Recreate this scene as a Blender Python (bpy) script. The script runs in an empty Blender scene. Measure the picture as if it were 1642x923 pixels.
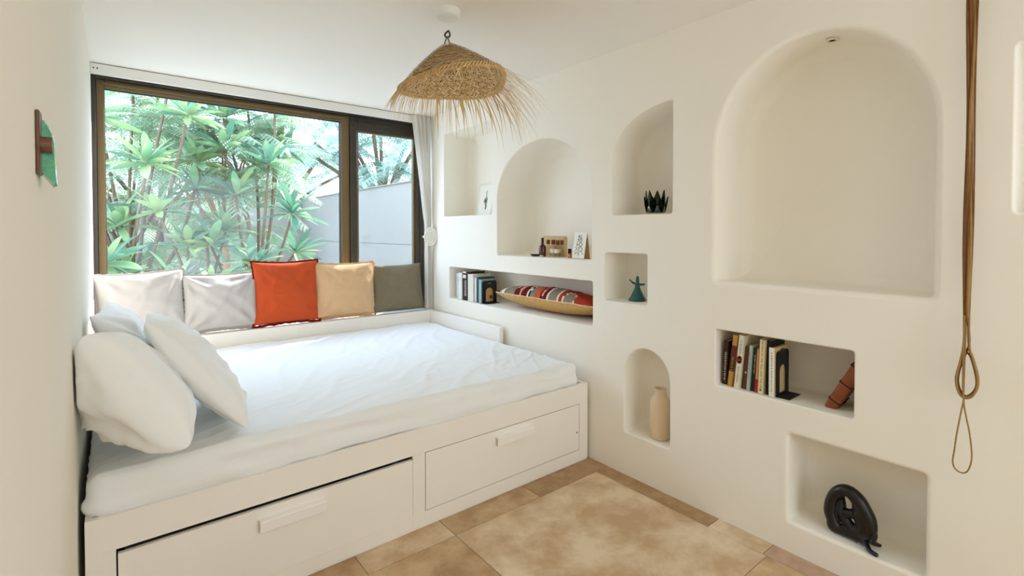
import bpy, bmesh, math, random
from mathutils import Vector, Matrix, Euler, noise
from mathutils.geometry import delaunay_2d_cdt
R = random.Random(7)
SC = bpy.context.scene
COL = SC.collection
PI = math.pi

# ------------------------------------------------------------------ camera
yaw, pit, FPX = math.radians(38.9), math.radians(1.1), 793.0
cam = bpy.data.objects.new('camera', bpy.data.cameras.new('camera'))
COL.objects.link(cam)
F0 = Vector((math.sin(yaw), math.cos(yaw), 0)); Zv = Vector((0, 0, 1))
Rt = Vector((math.cos(yaw), -math.sin(yaw), 0))
Fw = F0 * math.cos(pit) - Zv * math.sin(pit); Up = Zv * math.cos(pit) + F0 * math.sin(pit)
cam.matrix_world = Matrix(((Rt.x, Up.x, -Fw.x, 0), (Rt.y, Up.y, -Fw.y, 0), (Rt.z, Up.z, -Fw.z, 1.3), (0, 0, 0, 1)))
cam.data.sensor_width = 36.0
cam.data.lens = FPX / 1642 * 36
cam.data.shift_y = -(461.5 - (372 + FPX * math.tan(pit))) / 1642
cam.data.clip_start = 0.01
SC.camera = cam

# ------------------------------------------------------------------ world, sun, exposure
W = bpy.data.worlds.new('sky'); SC.world = W; W.use_nodes = True
nt = W.node_tree; nt.nodes.clear()
wo = nt.nodes.new('ShaderNodeOutputWorld'); bg = nt.nodes.new('ShaderNodeBackground')
tc = nt.nodes.new('ShaderNodeTexCoord'); sep = nt.nodes.new('ShaderNodeSeparateXYZ'); rp = nt.nodes.new('ShaderNodeValToRGB')
nt.links.new(tc.outputs['Generated'], sep.inputs[0]); nt.links.new(sep.outputs[2], rp.inputs[0])
rp.color_ramp.elements[0].color = (.62, .77, 1.0, 1); rp.color_ramp.elements[1].color = (.50, .69, 1.0, 1)
nt.links.new(rp.outputs[0], bg.inputs[0]); bg.inputs[1].default_value = 3.0
nt.links.new(bg.outputs[0], wo.inputs[0])

def lamp(kind, name, loc, direction, energy, color, **kw):
    l = bpy.data.lights.new(name, kind); l.energy = energy; l.color = color
    for k, v in kw.items(): setattr(l, k, v)
    o = bpy.data.objects.new(name, l); COL.objects.link(o); o.location = loc
    o.rotation_euler = Vector(direction).to_track_quat('-Z', 'Y').to_euler()
    return o
lamp('SUN', 'sun', (6, 8, 8), (-.693, -.374, -.616), 4.8, (1, .97, .93), angle=math.radians(.6))
pl = lamp('AREA', 'window_daylight', (1.0, 4.05, 1.42), (0, -1, 0), 1, (1, 1, 1), shape='RECTANGLE', size=2.3, size_y=1.8)
pl.data.cycles.is_portal = True
# added soft fill from behind the camera; no opening is modelled there
lamp('AREA', 'rear_fill', (1.2, -2.35, 1.5), (0, 1, -.02), 15, (.72, .85, 1), shape='RECTANGLE', size=1.8, size_y=1.9)
SC.view_settings.view_transform = 'Standard'; SC.view_settings.look = 'None'
SC.view_settings.exposure = 1.56; SC.view_settings.gamma = 1.0; SC.view_settings.use_curve_mapping = False
cy = SC.cycles
cy.max_bounces = 16; cy.diffuse_bounces = 10; cy.transparent_max_bounces = 24; cy.transmission_bounces = 8; cy.glossy_bounces = 5
cy.sample_clamp_indirect = 6.0; cy.use_denoising = True
cy.caustics_reflective = False; cy.caustics_refractive = False

# ------------------------------------------------------------------ materials
def hx(h):
    c = [int(h[i:i + 2], 16) / 255 for i in (0, 2, 4)]
    return tuple((x / 12.92 if x <= .04045 else ((x + .055) / 1.055) ** 2.4) for x in c) + (1,)
def mat(name, col, rough=.6, spec=.3, bump=0, bscale=200, var=0, vscale=6, metal=0, dist=.002, stretch=None, coat=0, sheen=0):
    m = bpy.data.materials.new(name); m.use_nodes = True; t = m.node_tree; p = t.nodes['Principled BSDF']
    c = hx(col) if isinstance(col, str) else tuple(col) + (1,)
    p.inputs['Base Color'].default_value = c; p.inputs['Roughness'].default_value = rough
    p.inputs['Specular IOR Level'].default_value = spec; p.inputs['Metallic'].default_value = metal
    p.inputs['Coat Weight'].default_value = coat; p.inputs['Sheen Weight'].default_value = sheen
    tcn = t.nodes.new('ShaderNodeTexCoord'); mp = t.nodes.new('ShaderNodeMapping')
    t.links.new(tcn.outputs['Object'], mp.inputs[0])
    if stretch: mp.inputs['Scale'].default_value = stretch
    if var:
        n = t.nodes.new('ShaderNodeTexNoise'); n.inputs['Scale'].default_value = vscale; n.inputs['Detail'].default_value = 6
        t.links.new(mp.outputs[0], n.inputs[0])
        mx = t.nodes.new('ShaderNodeMix'); mx.data_type = 'RGBA'
        mx.inputs[6].default_value = tuple(x * (1 - var) for x in c[:3]) + (1,)
        mx.inputs[7].default_value = tuple(min(1, x * (1 + var)) for x in c[:3]) + (1,)
        t.links.new(n.outputs[0], mx.inputs[0]); t.links.new(mx.outputs[2], p.inputs['Base Color'])
    if bump:
        n = t.nodes.new('ShaderNodeTexNoise'); n.inputs['Scale'].default_value = bscale; n.inputs['Detail'].default_value = 4
        t.links.new(mp.outputs[0], n.inputs[0])
        b = t.nodes.new('ShaderNodeBump'); b.inputs['Strength'].default_value = bump; b.inputs['Distance'].default_value = dist
        t.links.new(n.outputs[0], b.inputs['Height']); t.links.new(b.outputs[0], p.inputs['Normal'])
    return m
M = {}
M['plaster'] = mat('plaster', 'F1ECE1', .85, .2, bump=.35, bscale=3.0, dist=.012, var=.012, vscale=2)
M['ceilpaint'] = mat('ceiling_paint', 'F0ECE5', .9, .15, bump=.1, bscale=5, dist=.005)
M['white_lacquer'] = mat('white_lacquer', 'F1ECE4', .38, .4)
M['handle_white'] = mat('handle_white', 'F6F2EE', .3, .5)
M['rail_white'] = mat('rail_white', 'E8E6E0', .45, .4)
M['bronze'] = mat('bronze_aluminium', '76603E', .42, .5, metal=.25)
M['bronze_dark'] = mat('dark_aluminium', '3B3429', .4, .5, metal=.2)
M['gasket'] = mat('gasket', '12120F', .6)
M['sheet'] = mat('cotton_sheet', 'EEEFEE', .9, .15, bump=.3, bscale=420, dist=.0006, sheen=.15)
M['pillowcase'] = mat('cotton_pillowcase', 'F2F2F0', .9, .15, bump=.3, bscale=420, dist=.0006, sheen=.15)
M['cream_linen'] = mat('cream_linen', 'C4BEBB', .92, .1, bump=.5, bscale=500, dist=.0008, sheen=.1)
M['rust_linen'] = mat('rust_linen', 'C4512B', .9, .1, bump=.6, bscale=450, dist=.001, var=.10, vscale=14, sheen=.1)
M['rust_dark'] = mat('rust_binding', '7A2414', .9, .1)
M['tan_linen'] = mat('tan_linen', 'D9B48C', .9, .1, bump=.6, bscale=450, dist=.001, var=.05, vscale=14)
M['khaki'] = mat('khaki_cotton', '807560', .85, .15, bump=.3, bscale=500, dist=.0008)
M['thread'] = mat('dark_thread', '6B5848', .9)
M['macrame'] = mat('cotton_cord', 'EEEAE0', .9, .1, bump=.5, bscale=300, dist=.001)
M['straw'] = mat('palm_straw', 'D3B07A', .7, .2, var=.22, vscale=30)
M['straw_b'] = mat('palm_straw_pale', 'E6CFA4', .7, .2, var=.2, vscale=25)
M['straw_in'] = mat('palm_straw_inner', '8A6436', .8, .1, var=.3, vscale=60)
M['twine'] = mat('jute_twine', '8A7345', .9)
M['black_metal'] = mat('black_metal', '0A0909', .6, .5)
M['black_gloss'] = mat('black_resin', '060505', .35, .5, bump=.2, bscale=20, dist=.004)
M['paper'] = mat('book_pages', 'D8C7A2', .9, bump=.5, bscale=40, stretch=(1, 60, 1), dist=.001)
M['paper_w'] = mat('white_pages', 'E6E0D2', .9)
M['ceramic'] = mat('bisque_ceramic', 'DCC6A4', .8, .2, bump=.3, bscale=120, dist=.001, var=.03)
M['leather'] = mat('brown_leather', '8C4A25', .5, .35, bump=.4, bscale=60, dist=.002, var=.3, vscale=20)
M['leather_d'] = mat('leather_strap', '2E150C', .6)
M['teal_clay'] = mat('teal_glaze', '15534F', .35, .5, var=.45, vscale=60)
M['rope'] = mat('brown_cord', '9A7A4C', .85, .1, var=.2, vscale=40, bump=.5, bscale=300, dist=.001)
M['rope_dark'] = mat('dark_brown_cord', '7A5230', .85, .1, var=.25, vscale=40)
M['brown_metal'] = mat('brown_bronze', '6B4630', .4, .5, var=.15, vscale=80)
M['cork'] = mat('cork_cap', '7A4526', .9, var=.2, vscale=100)
M['amber'] = mat('amber_glass', '4A2218', .12, .6)
M['rubber'] = mat('black_rubber', '17120F', .6)
M['label_w'] = mat('white_label', 'E3DBCB', .8)
M['oil'] = mat('oil_amber', 'C07A2E', .15, .5)
M['card'] = mat('white_card', 'EDEAE0', .85)
M['card_tan'] = mat('tan_box_card', 'D3B68C', .85)
M['ink'] = mat('ink_green_grey', '4E5A50', .9)
M['ink_b'] = mat('ink_brown', '8A6A52', .9)
M['stone'] = mat('dark_stone', '2A201C', .6)
M['pebble'] = mat('pale_pebble', 'E2DCCB', .7)
M['garden_wall'] = mat('garden_wall_render', '9B948C', .95, .1, bump=.3, bscale=30, dist=.01, var=.02)
M['gravel'] = mat('garden_ground', 'C8C4BA', .95, .1, var=.2, vscale=3, bump=.8, bscale=20, dist=.03)
M['bark'] = mat('grey_bark', '6D5B48', .9, var=.25, vscale=10, bump=.6, bscale=30, dist=.02)
M['spot'] = mat('spot_trim', 'E0D8C8', .4)

def glassmat(name, tint, tintv=1.0, gloss=(1, 1, 1, 1), ior=1.45, scale=1.0):
    m = bpy.data.materials.new(name); m.use_nodes = True; t = m.node_tree; t.nodes.clear()
    o = t.nodes.new('ShaderNodeOutputMaterial'); mx = t.nodes.new('ShaderNodeMixShader')
    a = t.nodes.new('ShaderNodeBsdfTransparent'); a.inputs[0].default_value = tint
    g = t.nodes.new('ShaderNodeBsdfGlossy'); g.inputs['Roughness'].default_value = .02; g.inputs[0].default_value = gloss
    fr = t.nodes.new('ShaderNodeFresnel'); fr.inputs[0].default_value = ior
    ge = t.nodes.new('ShaderNodeNewGeometry'); inv = t.nodes.new('ShaderNodeMath'); inv.operation = 'SUBTRACT'; inv.inputs[0].default_value = 1
    mu = t.nodes.new('ShaderNodeMath'); mu.operation = 'MULTIPLY'      # only the entry face reflects (no total reflection on the way out)
    t.links.new(ge.outputs['Backfacing'], inv.inputs[1]); t.links.new(inv.outputs[0], mu.inputs[0]); t.links.new(fr.outputs[0], mu.inputs[1])
    t.links.new(mu.outputs[0], mx.inputs[0]); t.links.new(a.outputs[0], mx.inputs[1]); t.links.new(g.outputs[0], mx.inputs[2])
    t.links.new(mx.outputs[0], o.inputs[0]); return m
M['pane'] = glassmat('window_glass', (.96, .97, .965, 1), ior=1.5)
M['vial'] = glassmat('clear_vial', (.90, .88, .78, 1), ior=1.5)
M['green_glass'] = glassmat('green_glass', (.28, .78, .52, 1), ior=1.7)
M['lotus_glass'] = glassmat('lotus_green_glass', (.16, .26, .10, 1), ior=1.9)
M['cup_glass'] = glassmat('cup_glass', (.72, .74, .60, 1), ior=1.9)
M['bulb'] = glassmat('bulb_glass', (.85, .85, .8, 1), ior=1.6)

def leafmat(name, col, col2, trans=.42, vs=3):
    m = bpy.data.materials.new(name); m.use_nodes = True; t = m.node_tree; t.nodes.clear()
    o = t.nodes.new('ShaderNodeOutputMaterial'); mx = t.nodes.new('ShaderNodeMixShader'); mx.inputs[0].default_value = trans
    d = t.nodes.new('ShaderNodeBsdfPrincipled'); d.inputs['Roughness'].default_value = .5; d.inputs['Specular IOR Level'].default_value = .3
    tr = t.nodes.new('ShaderNodeBsdfTranslucent'); g = t.nodes.new('ShaderNodeTexNoise'); g.inputs['Scale'].default_value = vs
    geo = t.nodes.new('ShaderNodeNewGeometry'); t.links.new(geo.outputs['Position'], g.inputs[0])
    c = t.nodes.new('ShaderNodeMix'); c.data_type = 'RGBA'; c.inputs[6].default_value = hx(col); c.inputs[7].default_value = hx(col2)
    mr = t.nodes.new('ShaderNodeMapRange'); mr.inputs[1].default_value = .35; mr.inputs[2].default_value = .65
    t.links.new(g.outputs[0], mr.inputs[0]); t.links.new(mr.outputs[0], c.inputs[0])
    t.links.new(c.outputs[2], d.inputs['Base Color']); t.links.new(c.outputs[2], tr.inputs[0])
    t.links.new(d.outputs[0], mx.inputs[1]); t.links.new(tr.outputs[0], mx.inputs[2]); t.links.new(mx.outputs[0], o.inputs[0])
    return m
M['curtain'] = leafmat('curtain_cotton', 'F6F3EE', 'F3F0EA', .45)
M['leaf'] = leafmat('plumeria_leaf', '70936B', '9DAE74')
M['leaf_d'] = leafmat('plumeria_leaf_dark', '4F7560', '6A9072')
M['fern'] = leafmat('feathery_leaf', '8CA587', 'A6B795', .4, 2)
M['fern_b'] = leafmat('blue_green_leaf', '7F9A8C', '93AA9C', .4, 2)

# ------------------------------------------------------------------ mesh helpers
def obj(name, bm, m, parent=None, smooth=False, loc=None, rot=None):
    me = bpy.data.meshes.new(name); bm.to_mesh(me); bm.free()
    if smooth: me.polygons.foreach_set('use_smooth', [True] * len(me.polygons))
    if m is not None:
        for q in (m if isinstance(m, (list, tuple)) else [m]): me.materials.append(q if not isinstance(q, str) else M[q])
    o = bpy.data.objects.new(name, me); COL.objects.link(o)
    if parent is not None: o.parent = parent
    if loc is not None: o.location = loc
    if rot is not None: o.rotation_euler = rot
    return o
def tag(o, label, cat, group=None, kind=None):
    o['label'] = label; o['category'] = cat
    if group: o['group'] = group
    if kind: o['kind'] = kind
    return o
def thing(name, label, cat, loc=(0, 0, 0), rz=0, group=None, rot=None):
    o = bpy.data.objects.new(name, None); COL.objects.link(o); o.location = loc
    o.rotation_euler = rot if rot else (0, 0, rz); o.empty_display_size = .05
    return tag(o, label, cat, group)
def struct(name, bm, m, parent=None, smooth=False):
    o = obj(name, bm, m, parent, smooth); o['kind'] = 'structure'; return o
def B(): return bmesh.new()
def box(bm, x0, x1, y0, y1, z0, z1, bev=0, seg=2, mi=0):
    vs = [bm.verts.new((x, y, z)) for x in (x0, x1) for y in (y0, y1) for z in (z0, z1)]
    fs = [bm.faces.new([vs[i] for i in q]) for q in ((0, 1, 3, 2), (4, 6, 7, 5), (0, 4, 5, 1), (2, 3, 7, 6), (0, 2, 6, 4), (1, 5, 7, 3))]
    for f in fs: f.material_index = mi
    if bev:
        es = list({e for f in fs for e in f.edges})
        r = bmesh.ops.bevel(bm, geom=es, offset=bev, segments=seg, affect='EDGES', profile=.5)
        for f in r['faces']: f.material_index = mi
    return bm
def tube(bm, pts, rad, n=8, cap=True, mi=0):
    pts = [Vector(p) for p in pts]; rs = rad if isinstance(rad, (list, tuple)) else [rad] * len(pts)
    rings = []; prev = None
    for i, p in enumerate(pts):
        d = (pts[min(i + 1, len(pts) - 1)] - pts[max(i - 1, 0)]).normalized()
        if prev is None: a = d.orthogonal().normalized()
        else: a = (prev - d * prev.dot(d)).normalized()
        prev = a; b = d.cross(a)
        rings.append([bm.verts.new(p + (a * math.cos(2 * PI * k / n) + b * math.sin(2 * PI * k / n)) * rs[i]) for k in range(n)])
    for i in range(len(rings) - 1):
        for k in range(n):
            f = bm.faces.new((rings[i][k], rings[i][(k + 1) % n], rings[i + 1][(k + 1) % n], rings[i + 1][k])); f.material_index = mi
    if cap and n > 2:
        bm.faces.new(rings[0][::-1]).material_index = mi; bm.faces.new(rings[-1]).material_index = mi
    return bm
def lathe(bm, prof, n=28, c=(0, 0, 0), mi=0, fn=None):
    rings = []
    for r, z in prof:
        rings.append([bm.verts.new((c[0] + r * math.cos(2 * PI * k / n), c[1] + r * math.sin(2 * PI * k / n), c[2] + z)) for k in range(n)])
    for i in range(len(rings) - 1):
        for k in range(n):
            f = bm.faces.new((rings[i][k], rings[i][(k + 1) % n], rings[i + 1][(k + 1) % n], rings[i + 1][k])); f.material_index = mi
    if prof[0][0] > 1e-4: bm.faces.new(rings[0][::-1]).material_index = mi
    if prof[-1][0] > 1e-4: bm.faces.new(rings[-1]).material_index = mi
    bmesh.ops.remove_doubles(bm, verts=bm.verts, dist=1e-6)
    return bm
def catmull(pts, n=8):
    pts = [Vector(p) for p in pts]; out = []
    P = [pts[0] * 2 - pts[1]] + pts + [pts[-1] * 2 - pts[-2]]
    for i in range(1, len(P) - 2):
        for k in range(n):
            t = k / n; a, b, c, d = P[i - 1], P[i], P[i + 1], P[i + 2]
            out.append(.5 * ((2 * b) + (c - a) * t + (2 * a - 5 * b + 4 * c - d) * t * t + (3 * b - a - 3 * c + d) * t ** 3))
    out.append(pts[-1]); return out
def nz(x, y, z=0): return noise.noise(Vector((x, y, z)))
def ridge(x, y, z=0): return 1 - abs(noise.noise(Vector((x, y, z)))) * 2

# ------------------------------------------------------------------ room
WX = 2.125; LX = -.092; BY = 3.86; FY = -2.6; CZ = 2.28; THK = .42
def niche_wall():
    """the thick plastered wall: flat front face cut by niches with rounded lips and coved backs"""
    bm = B()
    def arc(cy_, cz_, ry, rz, a0, a1, n):
        return [(cy_ + ry * math.cos(math.radians(a0 + (a1 - a0) * k / n)), cz_ + rz * math.sin(math.radians(a0 + (a1 - a0) * k / n))) for k in range(n + 1)]
    # every outline is a function of how far it is moved inward (d > 0) or outward (d < 0)
    def rect(y0, y1, z0, z1, r=.014):
        def g(d):
            a, b, c, e = y0 + d, y1 - d, z0 + d, z1 - d; q = max(r - d, .0015)
            return arc(b - q, c + q, q, q, -90, 0, 4) + arc(b - q, e - q, q, q, 0, 90, 4) + arc(a + q, e - q, q, q, 90, 180, 4) + arc(a + q, c + q, q, q, 180, 270, 4)
        return g
    def arch(y0, y1, z0, zs, zt, r=.014, n=28):
        def g(d):
            a, b, c = y0 + d, y1 - d, z0 + d; q = max(r - d, .0015)
            return arc(b - q, c + q, q, q, -90, 0, 4) + arc((a + b) / 2, zs, (b - a) / 2, zt - zs - d, 0, 180, n) + arc(a + q, c + q, q, q, 180, 270, 4)
        return g
    def quarter(d):
        a, b, c = 1.390 + d, 1.762 - d, 1.392 + d; q = max(.014 - d, .0015); ry, rz = .372 - d, .245 - d
        e = math.degrees(math.acos(max(0, d) / ry)); L = arc(1.390, 1.70, ry, rz, 0, e, 20)
        return arc(b - q, c + q, q, q, -90, 0, 4) + L + [(a, L[-1][1] - .0012)] + arc(a + q, c + q, q, q, 180, 270, 4)
    N = [  # outline, lip radius, depth, back cove radius
        (rect(2.87, 3.525, 1.428, 2.10), .006, .27, .03),
        (arch(1.912, 2.803, 1.138, 1.53, 1.892), .008, .31, .10),
        (quarter, .007, .27, .05),
        (rect(1.533, 1.812, .922, 1.188), .006, .22, .03),
        (rect(1.902, 3.445, .762, 1.020), .006, .30, .03),
        (arch(1.398, 1.674, .230, .545, .697), .010, .17, .05),
        (arch(.400, 1.164, 1.080, 1.66, 2.075), .022, .27, .06),
        (rect(.621, 1.160, .607, .860, .010), .007, .26, .03),
        (rect(.408, .846, .126, .482, .012), .014, .20, .05),
        (rect(-.36, .212, 1.357, 1.868), .008, .26, .03),
    ]
    y0, y1, z0, z1 = FY, 4.02, 0.0, CZ
    verts = [Vector((y0, z0)), Vector((y1, z0)), Vector((y1, z1)), Vector((y0, z1))]; edges = [(0, 1), (1, 2), (2, 3), (3, 0)]; holes = []
    for (P, lip, dep, cove) in N:
        O = P(-lip); s = len(verts); verts += [Vector(p) for p in O]
        edges += [(s + i, s + (i + 1) % len(O)) for i in range(len(O))]; holes.append(O)
        layers = [(P(-lip * (1 - math.sin(PI / 2 * k / 5))), lip * (1 - math.cos(PI / 2 * k / 5))) for k in range(6)]
        layers += [(P(cove * (1 - math.cos(PI / 2 * k / 6))), dep - cove + cove * math.sin(PI / 2 * k / 6)) for k in range(7)]
        P = layers[-1][0]
        rings = [[bm.verts.new((WX + d, p[0], p[1])) for p in L] for (L, d) in layers]
        for i in range(len(rings) - 1):
            for k in range(len(P)):
                f = bm.faces.new((rings[i][k], rings[i][(k + 1) % len(P)], rings[i + 1][(k + 1) % len(P)], rings[i + 1][k])); f.smooth = True
        c = bm.verts.new((WX + dep, sum(p[0] for p in P) / len(P), sum(p[1] for p in P) / len(P)))
        for k in range(len(P)):
            f = bm.faces.new((rings[-1][k], rings[-1][(k + 1) % len(P)], c)); f.smooth = True
    def inside(pt, poly):
        c = False
        for i in range(len(poly)):
            a, b = poly[i - 1], poly[i]
            if (a[1] > pt[1]) != (b[1] > pt[1]) and pt[0] < (b[0] - a[0]) * (pt[1] - a[1]) / (b[1] - a[1]) + a[0]: c = not c
        return c
    r = delaunay_2d_cdt(verts, edges, [], 0, 1e-7)
    vv = [bm.verts.new((WX, p.x, p.y)) for p in r[0]]
    for t in r[2]:
        cx_ = sum(r[0][i].x for i in t) / 3; cz_ = sum(r[0][i].y for i in t) / 3
        if any(inside((cx_, cz_), h) for h in holes): continue
        bm.faces.new([vv[i] for i in t])
    bmesh.ops.remove_doubles(bm, verts=bm.verts, dist=1e-6)
    # outer body
    X = WX + THK; o = [bm.verts.new((x, y, z)) for x in (WX, X) for y in (y0, y1) for z in (z0, z1)]
    for q in ((4, 6, 7, 5), (0, 4, 5, 1), (2, 3, 7, 6), (0, 2, 6, 4), (1, 5, 7, 3)): bm.faces.new([o[i] for i in q])
    bmesh.ops.remove_doubles(bm, verts=bm.verts, dist=1e-6)
    bmesh.ops.recalc_face_normals(bm, faces=bm.faces)
    me = bpy.data.meshes.new('wall_right'); bm.to_mesh(me); bm.free(); me.materials.append(M['plaster'])
    ob = bpy.data.objects.new('wall_right', me); COL.objects.link(ob); ob['kind'] = 'structure'
niche_wall()
struct('wall_left', box(B(), LX - .2, LX, FY, 4.02, 0, CZ), 'plaster')
struct('wall_back', box(B(), LX, WX, BY + .12 - .12, 4.02, 0, .60), 'plaster')
bm = B(); box(bm, LX, WX, FY, FY + .2 - .2 + .15, 0, .3); box(bm, LX, .3, FY, FY + .15, .3, CZ); box(bm, .3, WX, FY, FY + .15, .3, CZ)
struct('wall_front', bm, 'plaster')
struct('ceiling', box(B(), LX - .2, WX + THK, FY, 4.02, CZ, CZ + .18), 'ceilpaint')
fl = struct('floor', box(B(), LX, WX + THK, FY, 4.02, -.12, -.006), mat('grout', 'A98F69', .9))
def tilemat(name, col, col2, sc):
    m = mat(name, col, .5, .35, bump=.12, bscale=25, dist=.003); t = m.node_tree; p = t.nodes['Principled BSDF']
    tcn = t.nodes['Texture Coordinate']
    geo = t.nodes.new('ShaderNodeNewGeometry')
    n = t.nodes.new('ShaderNodeTexNoise'); n.inputs['Scale'].default_value = sc * 1.5; n.inputs['Detail'].default_value = 9; n.inputs['Roughness'].default_value = .62; n.inputs['Distortion'].default_value = .15
    t.links.new(geo.outputs['Position'], n.inputs[0])
    r = t.nodes.new('ShaderNodeValToRGB'); t.links.new(n.outputs[0], r.inputs[0])
    e = r.color_ramp.elements; e[0].position = .40; e[0].color = hx(col); e[1].position = .62; e[1].color = hx(col2)
    k = e.new(.5); a, b = hx(col), hx(col2); k.color = tuple(a[i] * .55 + b[i] * .45 for i in range(4))
    v = t.nodes.new('ShaderNodeTexVoronoi'); v.inputs['Scale'].default_value = 9; t.links.new(geo.outputs['Position'], v.inputs[0])
    t.links.new(r.outputs[0], p.inputs['Base Color']); return m
M['tile'] = tilemat('travertine', 'C4A580', 'E4D0B2', 3.2)
M['tile_d'] = tilemat('travertine_darker', 'AE8C64', 'D2B78F', 3.0)
M['tile_s'] = tilemat('travertine_strip', 'A3825C', 'B59670', 9)
M['tile_p'] = tilemat('travertine_pink_strip', 'B4937A', 'C2A48A', 9)
def tile(x0, x1, y0, y1, m):
    bm = box(B(), x0 + .0012, x1 - .0012, y0 + .0012, y1 - .0012, -.02, 0, .0012, 1); obj('tile', bm, m, fl)
xs = [LX - .0, .23, 1.13, 2.03]; ys = [-2.6, -1.815, -.915, -.015, .885, 1.785]
for i in range(3):
    for j in range(5): tile(xs[i], xs[i + 1], ys[j], ys[j + 1], 'tile_d' if (i, j) in ((1, 4), (2, 3), (0, 3), (1, 2)) else 'tile')
for a, b, m in ((-2.6, -1.2, 'tile_s'), (-1.2, -.2, 'tile_p'), (-.2, .9, 'tile_p'), (.9, 1.14, 'tile'), (1.14, 1.785, 'tile_s')): tile(2.03, WX + .004, a, b, m)
for a, b, m in ((LX, .3, 'tile_s'), (.3, .74, 'tile_d'), (.74, 1.13, 'tile'), (1.13, 1.62, 'tile_d'), (1.62, WX, 'tile_s')): tile(a, b, 1.785, 2.10, m)
for i in range(3): tile(xs[i], xs[i + 1] if i < 2 else WX, 2.10, 3.86, 'tile_d')

# window
win = bpy.data.objects.new('window_1', None); COL.objects.link(win); win['kind'] = 'structure'; win.location = (1.0, 3.9, .62)
def wp(name, bm, m, parent=win, smooth=False, label=None):
    for v in bm.verts: v.co -= Vector((1.0, 3.9, .62))
    o = obj(name, bm, m, parent, smooth)
    if label: o['label'] = label
    return o
bm = B()
box(bm, LX, -.070, 3.862, 4.0, .64, CZ, .002, 1); box(bm, 2.085, WX, 3.862, 4.0, .64, CZ, .002, 1)
box(bm, -.070, 2.085, 3.862, 4.0, 2.222, CZ, .002, 1); box(bm, -.070, 2.085, 3.862, 4.0, .64, .672, .002, 1)
wp('outer_frame', bm, 'bronze_dark', label='dark outer window frame')
bm = B()
box(bm, -.070, -.031, 3.895, 3.955, .672, 2.222, .003, 1); box(bm, 1.410, 1.476, 3.895, 3.955, .672, 2.222, .003, 1)
box(bm, -.031, 1.410, 3.895, 3.955, 2.172, 2.222, .003, 1); box(bm, -.031, 1.410, 3.895, 3.955, .672, .72, .003, 1)
box(bm, -.045, 1.43, 3.880, 3.896, 2.190, 2.205, .002, 1)
sash = wp('fixed_sash', bm, 'bronze', label='bronze sash')
bm = B()
for a in ((-.033, -.029, .70, 2.175), (1.408, 1.412, .70, 2.175)): box(bm, a[0], a[1], 3.905, 3.945, a[2], a[3])
box(bm, -.031, 1.41, 3.905, 3.945, 2.170, 2.174)
g1 = obj('gasket', bm, 'gasket', None)
for v in g1.data.vertices: v.co -= Vector((1.0, 3.9, .62))
g1.parent = sash
bm = B(); box(bm, -.035, 1.415, 3.928, 3.934, .70, 2.178); p1 = obj('pane', bm, 'pane', None)
for v in p1.data.vertices: v.co -= Vector((1.0, 3.9, .62))
p1.parent = sash
bm = B()
box(bm, 1.476, 1.530, 3.868, 3.925, .672, 2.222, .004, 1); box(bm, 2.052, 2.086, 3.868, 3.925, .672, 2.222, .004, 1)
box(bm, 1.530, 2.052, 3.868, 3.925, 2.115, 2.222, .004, 1); box(bm, 1.530, 2.052, 3.868, 3.925, .672, .73, .004, 1)
box(bm, 1.50, 2.06, 3.860, 3.869, 2.150, 2.160); box(bm, 1.50, 2.06, 3.860, 3.869, 2.185, 2.192)
sash2 = wp('sliding_sash', bm, 'bronze_dark', label='dark sliding sash')
bm = B()
box(bm, 1.530, 1.547, 3.888, 3.92, .73, 2.115); box(bm, 2.036, 2.052, 3.888, 3.92, .73, 2.115)
box(bm, 1.547, 2.036, 3.888, 3.92, 2.105, 2.115)
gb = obj('glazing_bead', bm, 'bronze', None)
for v in gb.data.vertices: v.co -= Vector((1.0, 3.9, .62))
gb.parent = sash2
bm = B(); box(bm, 1.54, 2.045, 3.902, 3.908, .72, 2.11); p2 = obj('pane', bm, 'pane', None)
for v in p2.data.vertices: v.co -= Vector((1.0, 3.9, .62))
p2.parent = sash2
struct('trim_1', box(B(), LX, WX, 3.694, 4.0, .600, .640, .003, 1), 'white_lacquer')
# curtain rail along the ceiling
t = thing('curtain_rail', 'long white curtain rail running along the ceiling over the window', 'curtain rail', (1.0, 3.76, 2.25))
bm = box(B(), LX + .002 - 1, WX - .004 - 1, -.012, .012, -.034, .026, .002, 1); obj('rail', bm, 'rail_white', t)
bm = box(B(), LX + .01 - 1, WX - .01 - 1, -.004, .010, .026, .030); obj('shadow_gap_strip', bm, 'gasket', t)
for k in (0, 1): obj('screw', tube(B(), [(LX + .016 + .017 * k - 1, -.0115, -.002), (LX + .016 + .017 * k - 1, -.0135, -.002)], .004, 10), 'gasket', t)

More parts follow.
